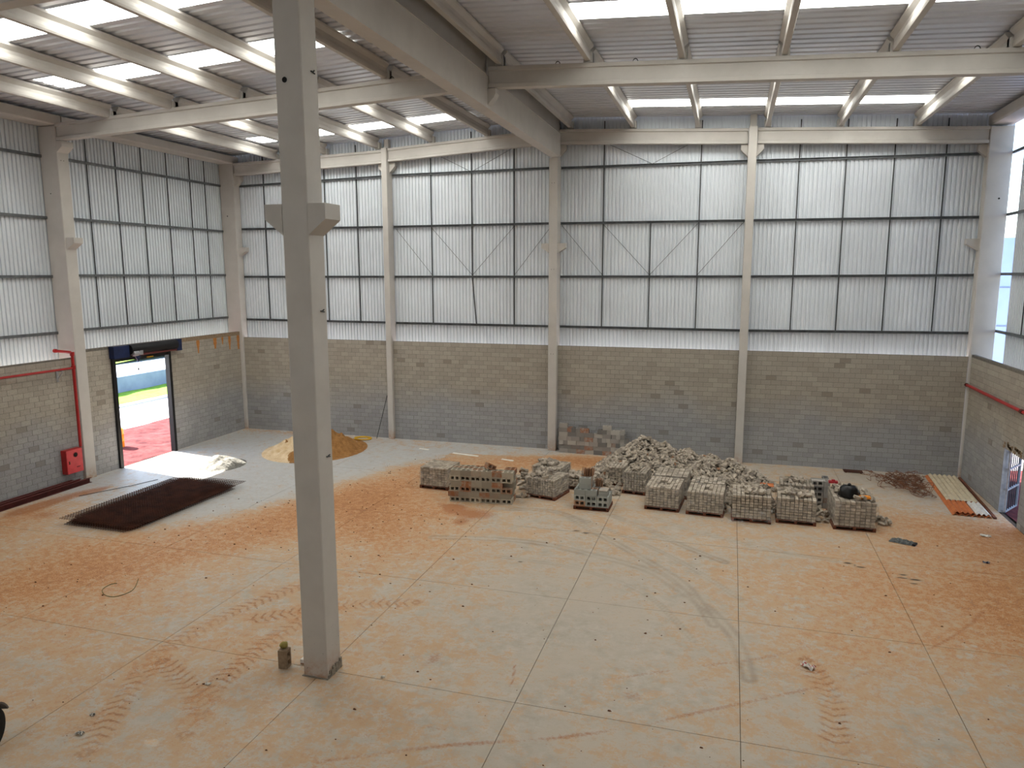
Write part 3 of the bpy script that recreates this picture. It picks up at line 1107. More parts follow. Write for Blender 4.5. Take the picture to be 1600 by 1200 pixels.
# purlins: tapered T sections with stepped ends on small seats
PR = [(-.07, 0), (.07, 0), (.085, .05), (.085, .12), (.06, .20), (.06, .30), (.16, .40), (.16, .46), (-.16, .46), (-.16, .40), (-.06, .30), (-.06, .20), (-.085, .12), (-.085, .05)]
px_l = [2.45, 5.15, 7.92, 10.66, 13.35, 16.0]
px_r = [17.12, 19.82, 22.48, 25.18, 27.88, 30.58]
ordn = ['first', 'second', 'third', 'fourth', 'fifth', 'sixth']
first_p = None
for bay, (y0, y1) in (('far', (-9.72, .02)), ('near', (-19.62, -10.02))):
    for side, xs in (('left', px_l), ('right', px_r)):
        for k, x in enumerate(xs):
            zt = roof_z(x) - .015 - .008
            cnt = '%s from the left wall' % ordn[k] if side == 'left' else '%s from the girder' % ordn[k]
            t = root('roof_purlin', (x, (y0 + y1) / 2, zt - .46), label='pale concrete roof purlin of the %s %s bay, %s' % (bay, side, cnt), cat='purlin', group='roof purlins')
            hl = (y1 - y0) / 2
            if first_p is None:
                first_p = {}
            key = bay
            if key not in first_p:
                a = MB().prism(PR, (0, -hl, 0), (0, hl, 0)).mesh('purlin_body', M['paint'])
                b = MB().box(-.13, .13, -.10, .10, -.30, -.004).mesh('seat', M['paint'])
                first_p[key] = (a, b)
            put('purlin_body', first_p[key][0], t)
            # seat height reaches down to the beam top
            base = 13.60 - .0475 * abs(x - 16.5) + .605
            sh = max(.03, (zt - .46) - base)
            for s in (-1, 1):
                MB().box(-.13, .13, s * (hl + .10) - .12, s * (hl + .10) + .12, -sh, .26).build('seat', M['paint'], t)
for bay, y0, y1 in (('far', -9.86, -.02), ('near', -19.9, -9.92)):
    t = root('ridge_purlin', (16.56, (y0 + y1) / 2, 13.93), label='ridge purlin standing on the girder, %s bay' % bay, cat='purlin', group='ridge purlins')
    MB().box(-.10, .10, -(y1 - y0) / 2, (y1 - y0) / 2, 0, .76).build('purlin_body', M['paint'], t)

# ------------------------------------------------------------------ roller door in the left wall
door = MB().box(-.25, -.02, -8.36, -8.20, 0, 4.62).box(-.25, -.02, -5.24, -5.10, 0, 4.62).build('door_1', M['black'], kind='structure', label='open black roller door in the left wall')
MB().box(-.10, .16, -8.42, -7.62, 4.60, 5.10).build('gear_housing', M['blue'], door, label='dark blue gear housing')
MB().box(-.10, .20, -4.94, -4.62, 4.60, 5.12).build('end_plate', M['blue'], door, label='dark blue end plate')
MB().lathe([(.22, -1.32), (.22, 1.34)], (.10, -6.28, 4.90), 'Y', 20).build('rolled_curtain', M['black'], door, smooth=False)
MB().box(-.2, -.05, -8.2, -5.2, 4.45, 4.75).build('bottom_slat', M['black'], door)
MB().tube([(.22, -7.55, 4.66), (.22, -5.0, 4.66)], .035, 8).build('drive_shaft', M['redsteel'], door)
mt = MB().lathe([(.10, -.15), (.12, -.13), (.12, .13), (.10, .15)], (.24, -7.40, 4.74), 'Y', 14)
mt.box(.15, .33, -7.24, -7.06, 4.66, 4.84)
mt.build('motor', M['grey'], door, label='light grey motor')
MB().add([(.2, -7.42, 4.62), (.2, -7.12, 4.62), (.2, -7.27, 4.38), (.26, -7.42, 4.62), (.26, -7.12, 4.62), (.26, -7.27, 4.38)],
         [(0, 1, 2), (3, 5, 4), (0, 2, 5, 3), (1, 4, 5, 2), (0, 3, 4, 1)]).build('chain_guide', M['blue'], door)
MB().tube([(.22, -7.27, 4.4), (.22, -7.27, 4.10)], .008, 5).build('pull_chain', M['rod'], door)
MB().lathe([(.015, -.06), (.03, -.03), (.03, .05), (.01, .06)], (.22, -7.27, 4.06), 'Z', 8).build('pull_weight', M['rod'], door)
MB().box(-.19, -.01, -6.5, -6.15, 4.45, 4.50).build('bottom_handle', M['yellow'], door)

# ------------------------------------------------------------------ barred gate in the right wall
gt = MB().box(W - .02, W + .16, -4.47, -4.44, 0, 2.24).build('door_2', M['grey'], kind='structure', label='small doorway with a barred gate swung outward')
leaf = root('gate_leaf', (33.16, -4.62, .04))
leaf.parent = gt
tag(leaf)
leaf.rotation_euler = (0, 0, math.radians(56))
fr = MB().box(0, .05, -.03, .03, 0, 2.1).box(1.15, 1.2, -.03, .03, 0, 2.1).box(0, 1.2, -.03, .03, 0, .05).box(0, 1.2, -.03, .03, 2.05, 2.1)
fr.box(0, 1.2, -.03, .03, .75, .80).box(0, 1.2, -.03, .03, 1.45, 1.50)
fr.build('gate_frame', M['grey'], leaf)
for i in range(1, 6):
    MB().box(i * .2 - .015, i * .2 + .015, -.015, .015, .05, 2.05).build('gate_bar', M['rod'], leaf)
# rough mortar around the opening
rg = MB()
for i in range(26):
    y = random.uniform(-6.2, -4.35)
    z = 2.26 + random.random() * .18
    s = random.uniform(.04, .10)
    rg.box(W - .012, W + .004, y - s, y + s, z - s * .6, z + s * .6)
rg.build('mortar_patch', M['blockv'], wall_right, kind='stuff')

# ------------------------------------------------------------------ red fire main and cabinet, left; red pipe, right
t = root('fire_pipe', (.09, -10.32, 1.4), label='red fire pipe running along and down the left wall to the cabinet', cat='pipe')
MB().tube([(0, 0, 0), (0, 0, 3.62)], .055, 10).build('riser', M['red'], t)
MB().tube([(0, 0, 3.62), (-.06, -.02, 3.68), (-.75, -.06, 3.72)], .055, 10).build('wall_branch', M['red'], t)
MB().tube([(0, -.04, 3.08), (0, -9.4, 3.10)], .045, 10).build('horizontal_run', M['red'], t)
for z in (3.10, 3.62):
    MB().lathe([(.08, -.07), (.08, .07)], (0, 0, z), 'Z', 12).build('fitting', M['red'], t)
MB().lathe([(.075, -.05), (.075, .05)], (-.74, -.06, 3.72), 'X', 12).build('fitting', M['red'], t)
MB().tube([(-.16, -.55, 3.02), (.08, -.55, 3.02)], .02, 6).tube([(-.16, -.55, 2.72), (.08, -.55, 3.0)], .018, 6).build('pipe_bracket', M['grey'], t)
MB().box(-.2, -.18, -.6, -.5, 2.6, 3.1).build('bracket_plate', M['grey'], t)
t = root('hydrant_cabinet', (-.11, -10.68, .46), label='red fire hydrant cabinet on the left wall', cat='cabinet')
MB().box(0, .24, -.36, .36, 0, .92).build('cabinet_body', M['red'], t)
dr = MB().box(.242, .262, -.35, .35, .01, .91).build('door', M['redbox'], t)
MB().lathe([(.085, -.004), (.085, .012)], (.264, .04, .70), 'X', 20).build('round_window', M['hole'], dr)
MB().lathe([(.105, -.002), (.105, .006)], (.262, .04, .70), 'X', 20).build('window_rim', M['red'], dr)
MB().box(.262, .285, -.27, -.23, .38, .50).build('handle', M['redsteel'], dr)
MB().box(.262, .268, .06, .22, .20, .23).build('name_plate', M['redsteel'], dr)
t = root('fire_pipe', (W - .10, -.12, 3.72), label='red fire pipe along the right wall above the barred gate', cat='pipe')
MB().tube([(0, 0, 0), (0, -9.3, -.02)], .055, 10).build('horizontal_run', M['red'], t)
MB().lathe([(.07, -.06), (.07, .06)], (0, -.03, 0), 'Y', 12).build('end_cap', M['redsteel'], t)
MB().lathe([(.075, -.09), (.075, .09)], (0, -5.75, -.01), 'Y', 12).build('fitting', M['redsteel'], t)
MB().box(0, .1, -2.42, -2.38, -.10, -.05).build('pipe_bracket', M['grey'], t)

# ------------------------------------------------------------------ outside, seen through the openings
gr = MB().box(-60, 60, -60, 60, -.5, -.21).build('ground', M['earth'], kind='structure')


def terrain(name, x0, x1, y0, y1, z, mat, amp, n, kind='structure', **kw):
    gx, gy = np.linspace(x0, x1, n), np.linspace(y0, y1, n)
    X, Y = np.meshgrid(gx, gy)
    Z = z + amp * (noise2(X, Y, 1.1, 3) + .5 * noise2(X, Y, .45, 4) - .75)
    vs = np.stack([X.ravel(), Y.ravel(), Z.ravel()], 1).tolist()
    fs = [(j * n + i, j * n + i + 1, (j + 1) * n + i + 1, (j + 1) * n + i) for j in range(n - 1) for i in range(n - 1)]
    return MB().add(vs, fs).build(name, mat, kind=kind, smooth=True, **kw)


terrain('ground_soil', -6.2, -.28, -16, 14, -.05, M['soil'], .12, 60)
MB().box(-11.4, -6.2, -16, 22, -.2, -.06).build('ground_track', M['pale'], kind='structure')
MB().box(-11.9, -11.4, -16, 26, -.2, .04).build('kerb', M['road'], kind='structure')
terrain('grass_verge', -15.58, -11.9, -16, 30, .03, M['grass'], .10, 50, 'stuff', label='strip of green grass outside the roller door', cat='grass')
MB().box(-15.9, -15.6, -16, 40, -.1, 1.1).build('boundary_wall', M['bwall'], kind='structure')
MB().box(-40, -15.9, -16, 60, .5, .9).build('road', M['road'], kind='structure')
terrain('grass_bank', -60, -22.5, -16, 80, 1.15, M['grass'], .3, 40, 'stuff', label='bright grass beyond the road', cat='grass')
terrain('ground_yard', 33.25, 46, -16, 2, -.04, M['soil'], .10, 50)
t = root('plastic_drum', (-3.3, -5.25, -.06), label='orange plastic drum on the red soil outside the roller door', cat='drum')
MB().lathe([(.26, 0), (.29, .05), (.29, .3), (.31, .33), (.29, .36), (.29, .62), (.31, .65), (.29, .68), (.29, .88), (.24, .94)], (0, 0, 0), 'Z', 18).build('drum_body', M['drum'], t, smooth=True)
MB().lathe([(.04, 0), (.04, .03)], (.1, 0, .94), 'Z', 8).build('bung', M['rod'], t)
t = root('neighbour_building', (41, 22, 0), label='pale blue building seen through the gap at the right corner', cat='building')
MB().box(-3, 22, -8, 10, 0, 9.9).build('wall', M['facade'], t)
for z in (3, 5.1, 7.2):
    MB().box(-3.02, -3.0, -8, 10, z, z + .08).build('wall_joint', M['bwall'], t)
    MB().box(-3, 22, -8.02, -8.0, z, z + .08).build('wall_joint', M['bwall'], t)

# ------------------------------------------------------------------ loose things on the floor
# hollow concrete block, cells along local z
HBL, HBH, HBW = .39, .19, .19


def hollow_block():
    mb = MB()
    a, b, h = HBL / 2, HBW / 2, HBH / 2
    t_, c = .042, .055
    xs = [-a, -a + c, -c / 2, c / 2, a - c, a]
    ys = [-b, -b + t_, b - t_, b]
    vs, fs = [], []
    for z in (-h, h):
        for y in ys:
            for x in xs:
                vs.append((x, y, z))

    def I(i, j, k):
        return k * 24 + j * 6 + i
    for i in range(5):
        for j in range(3):
            if j == 1 and i in (1, 3):
                continue
            fs += [(I(i, j, 1), I(i + 1, j, 1), I(i + 1, j + 1, 1), I(i, j + 1, 1)), (I(i, j, 0), I(i, j + 1, 0), I(i + 1, j + 1, 0), I(i + 1, j, 0))]
    for i in range(5):
        fs += [(I(i, 0, 0), I(i + 1, 0, 0), I(i + 1, 0, 1), I(i, 0, 1)), (I(i + 1, 3, 0), I(i, 3, 0), I(i, 3, 1), I(i + 1, 3, 1))]
    for j in range(3):
        fs += [(I(0, j + 1, 0), I(0, j, 0), I(0, j, 1), I(0, j + 1, 1)), (I(5, j, 0), I(5, j + 1, 0), I(5, j + 1, 1), I(5, j, 1))]
    for i in (1, 3):
        fs += [(I(i, 1, 0), I(i, 1, 1), I(i + 1, 1, 1), I(i + 1, 1, 0)), (I(i, 2, 0), I(i + 1, 2, 0), I(i + 1, 2, 1), I(i, 2, 1)),
               (I(i, 1, 0), I(i, 2, 0), I(i, 2, 1), I(i, 1, 1)), (I(i + 1, 1, 0), I(i + 1, 1, 1), I(i + 1, 2, 1), I(i + 1, 2, 0))]
    return mb.add(vs, fs)


HB = {k: hollow_block().mesh('concrete_block', M[k]) for k in ('hblock', 'dblock', 'gblock', 'blockv')}


def put_block(kind, loc, rz=0., mode='up', label='', group=''):
    """mode up: cells vertical; face: cells towards the front; end: upright on its end"""
    R = Matrix.Rotation(rz, 4, 'Z')
    if mode == 'face':
        R = R @ Matrix.Rotation(PI / 2, 4, 'X')
    elif mode == 'end':
        R = R @ Matrix.Rotation(PI / 2, 4, 'Y')
    elif mode == 'side':
        R = R @ Matrix.Rotation(PI / 2, 4, 'Z')
    o = put('concrete_block', HB[kind], None, label=label, cat='block', group=group)
    o.matrix_world = Matrix.Translation(loc) @ R
    return o


# the tall stained stack
lab = 'hollow block of the long stained stack, %s course up, %s from left, %s'
ORD = ['first', 'second', 'third', 'fourth', 'fifth', 'sixth', 'seventh', 'eighth', 'ninth', 'tenth', 'eleventh', 'twelfth', 'thirteenth', 'fourteenth', 'fifteenth', 'sixteenth', 'seventeenth']
DEEP = ['front row', 'second row', 'third row', 'back row']
rz = math.radians(5.5)
ox, oy = 14.76, -8.62
ex, ey = Vector((math.cos(rz), math.sin(rz), 0)), Vector((-math.sin(rz), math.cos(rz), 0))
for row in range(6):
    mode = 'face' if row % 2 == 0 else 'up'
    nx = 6 if row in (0, 1, 2) else (5 if row == 3 else 6)
    shift = [.0, -.05, .0, .04, .0, .03][row]
    LL = .372
    for i in range(6):
        for j in range(4):
            inner = 0 < i < 5 and 0 < j < 3
            if inner and row < 5:
                continue
            if row == 5 and ((i, j) in ((3, 2), (4, 2), (4, 3), (3, 3))):
                continue
            if row == 3 and i == 5 and j == 0:
                continue
            jj = random.uniform(-.012, .012)
            p = Vector((ox, oy, 0)) + ex * (.195 + i * (.374) + shift + jj) + ey * (.1 + j * .196 + random.uniform(-.01, .01))
            put_block('hblock', (p.x, p.y, .096 + row * .192), rz + random.uniform(-.015, .015), mode, lab % (ORD[row], ORD[i], DEEP[j]), 'hollow blocks in the long stained stack')
p = Vector((ox, oy, 0)) + ex * 1.42 + ey * .30
o = put_block('hblock', (p.x, p.y, 6 * .192 + .12), rz, 'up', 'hollow block tipped on edge on top of the long block stack')
o.matrix_world = Matrix.Translation((p.x, p.y, 6 * .192 + .11)) @ Matrix.Rotation(rz + .9, 4, 'Z') @ Matrix.Rotation(.5, 4, 'Y') @ Matrix.Rotation(PI / 2, 4, 'X')

# stack against the back wall
lab = 'dark hollow block stacked against the back wall, %s course up, %s from the column'
for row in range(7):
    cnt = 0
    x = 16.84 + (0 if row % 2 else .03)
    end = [20.05, 20.02, 20.0, 20.04, 19.98, 19.95, 19.9][row]
    while x < end - .15:
        w = .39 if random.random() < .45 else .19
        if x + w > end + .1:
            w = .19
        gap = row == 6 and not ((18.55 < x < 19.1) or (x < 17.0))
        if not gap and not (row == 5 and 18.1 < x < 18.25):
            cnt += 1
            lb = lab % (ORD[row], ORD[cnt - 1])
            y = -.42 + random.uniform(-.02, .02)
            if w > .3:
                put_block('dblock', (x + .195, y, .096 + row * .192), 0, 'up', lb, 'hollow blocks stacked at the back wall')
            else:
                put_block('dblock', (x + .096, y + .1, .096 + row * .192), 0, 'side', lb, 'hollow blocks stacked at the back wall')
        x += w + .006

# small stack on its own pallet
def pallet(parent, w, d, rot=0., z0=0.):
    mb = MB()
    for i in range(7):
        y = i * (d - .09) / 6
        mb.box(0, w, y, y + .09, .10, .122)
    for i in range(3):
        x = i * (w - .09) / 2
        mb.box(x, x + .09, 0, d, .02, .10)
        mb.box(x, x + .09, 0, d, 0, .02)
    for i in range(3):
        y = i * (d - .1) / 2
        mb.box(0, w, y, y + .1, 0, .02)
    return mb.build('pallet_base', M['wood'], parent)


t = root('pallet', (19.16, -8.22, 0), label='small dark wooden pallet under the short block stack', cat='pallet')
pallet(t, 1.22, .9)
lab = 'pale hollow block of the short stack, %s course up, %s from left, %s'
grp = 'hollow blocks in the short stack'
for row, mode, n in ((0, 'face', 3), (1, 'face', 3), (2, 'up', 3)):
    for i in range(n):
        for j in range(4):
            if row == 2 and i == 2:
                continue
            if 0 < i < 2 and j in (1, 2) and row < 2:
                continue
            put_block('gblock', (19.37 + i * .40, -8.10 + j * .2, .124 + .096 + row * .192), 0, mode, lab % (ORD[row], ORD[i], DEEP[j]), grp)
for row in (3, 4):
    for j in range(3):
        put_block('gblock', (19.52, -7.98 + j * .2, .124 + .096 + row * .192), 0, 'up', lab % (ORD[row], 'first', DEEP[j]), grp)
sl_m = MB().box(-.15, .15, -.2, .2, -.014, .014).mesh('concrete_slab', M['gblock'])
for i in range(7):
    put('concrete_slab', sl_m, None, (20.17, -7.98, .124 + .384 + .016 + i * .031), (0, 0, random.uniform(-.05, .05)), 'thin concrete slab in the pile at the right of the short block stack', 'slab', 'thin slabs on the short stack')
cl_m = MB().box(-.011, .011, -.12, .12, -.13, .13).mesh('clay_slab', M['clayb'])
for i in range(8):
    put('clay_slab', cl_m, None, (19.36 + i * .055, -7.75 + random.uniform(-.05, .05), .124 + 5 * .192 + .14), (0, random.uniform(-.15, .15), random.uniform(-.2, .2)),
        'brown clay slab standing on edge on the short block stack', 'slab', 'clay slabs on edge')
for i in range(5):
    put('clay_slab', cl_m, None, (19.86 + i * .05, -7.62, .124 + 3 * .192 + .14), (0, random.uniform(-.15, .15), random.uniform(-.2, .2)),
        'brown clay slab standing on edge on the short block stack', 'slab', 'clay slabs on edge')

# dark hollow blocks between the pallets on the right
lab = 'dark hollow block behind the right pallets, %s course up, %s column, %s row'
for row in range(5):
    for i in range(2):
        for j in range(2):
            put_block('dblock', (27.18 + i * .30, -5.55 + j * .39 if i else -5.62 + j * .2, .096 + row * .192), 0, 'side' if i else 'face', lab % (ORD[row], ('left', 'right')[i], ('front', 'back')[j]), 'dark blocks behind the right pallet')

# ------------------------------------------------------------------ pallets of pavers
def paver_grid(w, d, h, nx, ny, nz, missing=(), jit=.004):
    mb = MB()
    cx, cy, cz = w / nx, d / ny, h / nz
    for k in range(nz):
        for i in range(nx):
            for j in range(ny):
                if 0 < i < nx - 1 and 0 < j < ny - 1 and k < nz - 2:
                    continue
                if (i, j, k) in missing:
                    continue
                g_ = .010
                q = [random.uniform(-jit, jit) for _ in range(3)]
                mb.box(i * cx + g_ + q[0], (i + 1) * cx - g_ + q[0], j * cy + g_ + q[1], (j + 1) * cy - g_ + q[1], k * cz + .007, (k + 1) * cz - .010 + q[2] * .6, random.choice((0, 0, 0, 0, 1, 2)))
    return mb


def loose(mb, cx, cy, z, rx, ry, n, sz=(.2, .1, .08)):
    for _ in range(n):
        x, y = cx + random.uniform(-rx, rx), cy + random.uniform(-ry, ry)
        R = Matrix.Translation((x, y, z + random.uniform(0, .10))) @ Matrix.Rotation(random.uniform(0, PI), 4, 'Z') @ Matrix.Rotation(random.uniform(-.9, .9), 4, 'X') @ Matrix.Rotation(random.uniform(-.5, .5), 4, 'Y')
        mb.box(-sz[0] / 2, sz[0] / 2, -sz[1] / 2, sz[1] / 2, -sz[2] / 2, sz[2] / 2, random.choice((0, 1, 2)), mat=R)
    return mb


def wrap(w, d, z0, z1, off=.012, seed=0, sag=.0, front_cut=None, bulge=0.):
    """thin film around the four sides of a load"""
    n = 64
    per = 2 * (w + d)
    rows = 9
    vs = []
    for r in range(rows):
        tt = r / (rows - 1)
        for i in range(n):
            s = per * i / n
            if s < w:
                x, y, nx_, ny_ = s, 0, 0, -1
            elif s < w + d:
                x, y, nx_, ny_ = w, s - w, 1, 0
            elif s < 2 * w + d:
                x, y, nx_, ny_ = 2 * w + d - s, d, 0, 1
            else:
                x, y, nx_, ny_ = 0, per - s, -1, 0
            top = z1 + .05 * math.sin(s * 5 + seed) + .03 * math.sin(s * 13 + seed * 2)
            if front_cut and s < w:
                top = z0 + (z1 - z0) * front_cut(s / w)
            z = z0 + (top - z0) * tt
            o_ = off + .008 * math.sin(s * 23 + z * 11 + seed) + .008 * math.sin(s * 9 - z * 25) + bulge * math.sin(PI * tt) * .5
            vs.append((x + nx_ * o_, y + ny_ * o_, z))
    fs = [(r * n + i, r * n + (i + 1) % n, (r + 1) * n + (i + 1) % n, (r + 1) * n + i) for r in range(rows - 1) for i in range(n)]
    return MB().add(vs, fs)


def paver_pallet(loc, rot, w, d, h, label, nx=9, ny=6, nz=8, missing=(), film=True, rub=(), cut=None, bulge=0., z1=None, jit=.004):
    t = root('paver_pallet', (loc[0], loc[1], 0), label=label, cat='pallet', group='pallets of grey pavers')
    t.rotation_euler = (0, 0, rot)
    pallet(t, w, d)
    o = paver_grid(w - .04, d - .04, h - .125, nx, ny, nz, missing, jit).build('paver_stack', [M['paver'], M['paverd'], M['paverl']], t, kind='stuff')
    o.location = (.02, .02, .125)
    MB().box(.1, w - .1, .1, d - .1, .125, h - .25).build('stack_core', M['paverbody'], t)
    if rub:
        mb = MB()
        for (a, b, rx, ry, n) in rub:
            loose(mb, a, b, h + .02, rx, ry, n)
        mb.build('loose_pavers', [M['paver'], M['paverd'], M['paverl']], t, kind='stuff')
    if film:
        f = wrap(w, d, .10, (z1 or h) - .02, seed=loc[0], front_cut=cut, bulge=bulge)
        f.build('plastic_wrap', M['film'], t, smooth=True)
    return t


mis = {(i, j, 7) for i in (3, 4) for j in (2, 3)} | {(5, 2, 7), (4, 1, 7)}
paver_pallet((13.06, -7.40), -.06, 1.17, 1.22, .83, 'grey paver pallet at the left end of the row, its wrap torn in an arch', nx=9, ny=6, cut=lambda u: .72 + .2 * abs(u - .5), z1=.80)
paver_pallet((17.18, -7.30), -.22, 1.20, 1.25, .74, 'paver pallet with loose pavers heaped on top, right of the long block stack', nx=12, ny=7, nz=7, rub=[(.35, .7, .3, .5, 36), (.5, .35, .3, .2, 10)])
paver_pallet((17.02, -5.85), -.16, 1.20, 1.15, .78, 'paver pallet half hidden directly behind the heaped one', nx=12, ny=6, rub=[(.45, .5, .35, .4, 40)])
paver_pallet((18.35, -6.0), -.02, 1.2, 1.0, .38, 'low pallet holding a jumble of broken pavers behind the short block stack', nz=3, film=False, rub=[(.6, .5, .5, .4, 60)], jit=.03)
paver_pallet((20.50, -5.92), -.12, .88, .98, .83, 'paver pallet with a flap of plastic at its left side', nx=8, ny=5, rub=[(.45, .4, .2, .2, 5)])
paver_pallet((19.72, -5.0), -.05, .75, .9, .72, 'tilted paver load left of the pallet with the plastic flap, against the heap', nx=6, ny=5, film=False, jit=.012)
paver_pallet((21.50, -7.53), -.07, 1.17, 1.42, .82, 'neat paver pallet in front, with a hole broken in its top layer', missing=mis)
paver_pallet((21.66, -6.0), -.05, 1.20, 1.2, .83, 'paver pallet just behind the one with the hole in its top', nx=6, ny=5, nz=7)
paver_pallet((22.90, -7.68), -.06, 1.22, 1.20, .80, 'neat wrapped paver pallet under the back wall column, orange dust on top', missing={(4, 2, 7), (5, 2, 7), (4, 3, 7)})
paver_pallet((22.95, -6.1), -.05, 1.2, .9, .70, 'paver load partly buried by the heap, behind the dusty topped pallet', nx=8, ny=4, nz=6, film=False, jit=.01)
t6 = paver_pallet((24.36, -7.95), .0, 1.24, 1.35, .88, 'paver pallet with the plastic torn down across its front', nx=9, ny=6, rub=[(.75, .75, .4, .5, 50)], film=False)
paver_pallet((25.75, -7.72), -.04, 1.22, 1.30, .84, 'paver pallet with a rolled down strip of plastic along its top edge', nx=9, ny=6, rub=[(.6, .6, .4, .35, 32)], cut=lambda u: .92 - .12 * math.sin(u * 4))
paver_pallet((25.93, -6.0), -.03, 1.14, 1.1, .83, 'paver pallet behind the one with the rolled down plastic', nx=9, ny=5, film=False, rub=[(.55, .5, .3, .3, 14)])
t8 = paver_pallet((27.46, -7.86), .02, 1.24, 1.75, .93, 'right end paver pallet, fully wrapped, with the black bag on top', nx=8, ny=7, nz=8, rub=[(.6, 1.2, .45, .45, 26), (.9, .5, .25, .3, 5)], bulge=.10)

# torn film hanging on the front of t6 and lying at its foot
def crumple(name, parent, x0, x1, fy, fz, nx=26, nz=12, amp=.03):
    vs = []
    for j in range(nz + 1):
        v = j / nz
        for i in range(nx + 1):
            u = i / nx
            x = x0 + (x1 - x0) * u
            a = amp * (math.sin(u * 19 + v * 7) + math.sin(u * 41 - v * 13) * .6 + math.sin(v * 23 + u * 5) * .5)
            vs.append((x + a * .3, fy(u, v) + a, fz(u, v) + a * .4))
    fs = [(j * (nx + 1) + i, j * (nx + 1) + i + 1, (j + 1) * (nx + 1) + i + 1, (j + 1) * (nx + 1) + i) for j in range(nz) for i in range(nx)]
    return MB().add(vs, fs).build(name, M['film'], parent, smooth=True)


crumple('plastic_wrap', t6, -.08, 1.28, lambda u, v: -.06 - .06 * (1 - v), lambda u, v: .12 + .40 * v * (.8 + .25 * u))
crumple('plastic_wrap', t6, -.30, .55, lambda u, v: -.12 - .25 * v, lambda u, v: .05 + .10 * (1 - v) * (1 - u), 18, 8, .025)
t = root('plastic_sheet', (20.40, -6.05, 0), label='flap of clear plastic hanging beside a paver pallet onto the floor', cat='sheet')
vs = []
for j in range(9):
    v = j / 8
    for i in range(7):
        u = i / 6
        vs.append((-.02 - .45 * (1 - v) * (1 - u) + .1 * u, -.05 - .25 * (1 - v) * (1 - u) + .04 * math.sin(u * 9 + v * 6), .02 + .72 * v * (.4 + .6 * u) + .01))
MB().add(vs, [(j * 7 + i, j * 7 + i + 1, (j + 1) * 7 + i + 1, (j + 1) * 7 + i) for j in range(8) for i in range(6)]).build('film', M['film'], t, smooth=True)

# ------------------------------------------------------------------ heap of loose pavers
RIDGE = [((20.95, -2.5), 1.46), ((21.7, -2.6), 1.22), ((22.6, -2.6), 1.06), ((23.5, -2.7), .92), ((24.3, -2.9), .82), ((25.1, -3.4), .55), ((25.8, -3.9), .28),
         ((20.3, -3.3), 1.05), ((19.9, -4.1), .72), ((19.6, -4.7), .5), ((21.8, -3.9), 1.0), ((23.2, -4.1), .85), ((24.3, -4.7), .72), ((24.6, -5.7), .55), ((25.2, -5.2), .45)]


def heap_h(x, y):
    h = 0.
    for (a, b), z in RIDGE:
        h = max(h, z - .72 * math.hypot(x - a, (y - b) * .95))
    return h


n = 56
xs, ys = np.linspace(18.6, 27.2, n), np.linspace(-6.4, -.35, n)
hv = [(x, y, max(-.02, heap_h(x, y) - .12)) for y in ys for x in xs]
hf = [(j * n + i, j * n + i + 1, (j + 1) * n + i + 1, (j + 1) * n + i) for j in range(n - 1) for i in range(n - 1)
      if max(hv[j * n + i][2], hv[j * n + i + 1][2], hv[(j + 1) * n + i + 1][2], hv[(j + 1) * n + i][2]) > 0]
hp = root('paver_heap', (0, 0, 0), label='great heap of loose grey paving blocks beside the back wall', cat='heap', kind='stuff')
MB().add(hv, hf).build('heap_core', M['paverbody'], hp, kind='stuff')


def paver_shape():
    a, b, h, c = .1, .05, .04, .010
    vs = [(-a, -b, -h), (a, -b, -h), (a, b, -h), (-a, b, -h), (-a, -b, h - c), (a, -b, h - c), (a, b, h - c), (-a, b, h - c),
          (-a + c, -b + c, h), (a - c, -b + c, h), (a - c, b - c, h), (-a + c, b - c, h)]
    fs = [(0, 3, 2, 1), (8, 9, 10, 11)] + [(i, (i + 1) % 4, 4 + (i + 1) % 4, 4 + i) for i in range(4)] + [(4 + i, 4 + (i + 1) % 4, 8 + (i + 1) % 4, 8 + i) for i in range(4)]
    return vs, fs


PV, PF = paver_shape()
pm = MB().add(PV, PF).mesh('paving_block', M['paver'])
pm_o = MB().add(PV, PF).mesh('paving_block', M['clayb'])
spots = []
tries = 0
while len(spots) < 3200 and tries < 90000:
    tries += 1
    x, y = random.uniform(18.7, 26.9), random.uniform(-6.3, -.5)
    h = heap_h(x, y)
    if h < .03:
        continue
    zone = 'left foot' if x < 20.3 else 'slope under the peak' if x < 21.9 else 'middle slope' if x < 23.6 else 'right slope' if x < 25.0 else 'right foot'
    spots.append((x, y, h, 'loose grey paving block on the %s of the great heap' % zone))
extra = [((16.95, -6.9), .95, .62, 55, 'beside the right end of the long block stack'), ((16.9, -5.9), .5, .5, 25, 'behind the long block stack'),
         ((24.28, -7.0), .5, .35, 26, 'in the gap left of the torn plastic pallet'), ((27.15, -6.9), .42, .42, 40, 'spilled left of the pallet with the black bag'),
         ((28.95, -6.8), .24, .35, 22, 'spilled right of the pallet with the black bag'), ((25.62, -6.6), .5, .25, 20, 'behind the gap right of the torn plastic pallet'),
         ((20.25, -6.0), .3, .35, 14, 'under the flap of clear plastic'), ((21.42, -5.6), .6, .3, 22, 'in the gap right of the plastic flap pallet')]
for (cx, cy), hh, rr, nn, where in extra:
    for _ in range(nn):
        a, r = random.uniform(0, 2 * PI), rr * math.sqrt(random.random())
        spots.append((cx + r * math.cos(a), cy + r * math.sin(a), max(.05, hh * (1 - (r / rr) ** 1.5 * .8) * random.uniform(.6, 1)) if r < .6 * rr else .06, 'loose grey paving block ' + where))


def vis(s):
    d = Vector(CAM['loc']) - Vector(s[:3])
    return -d.length - (6 if s[1] > -2.3 else 0)


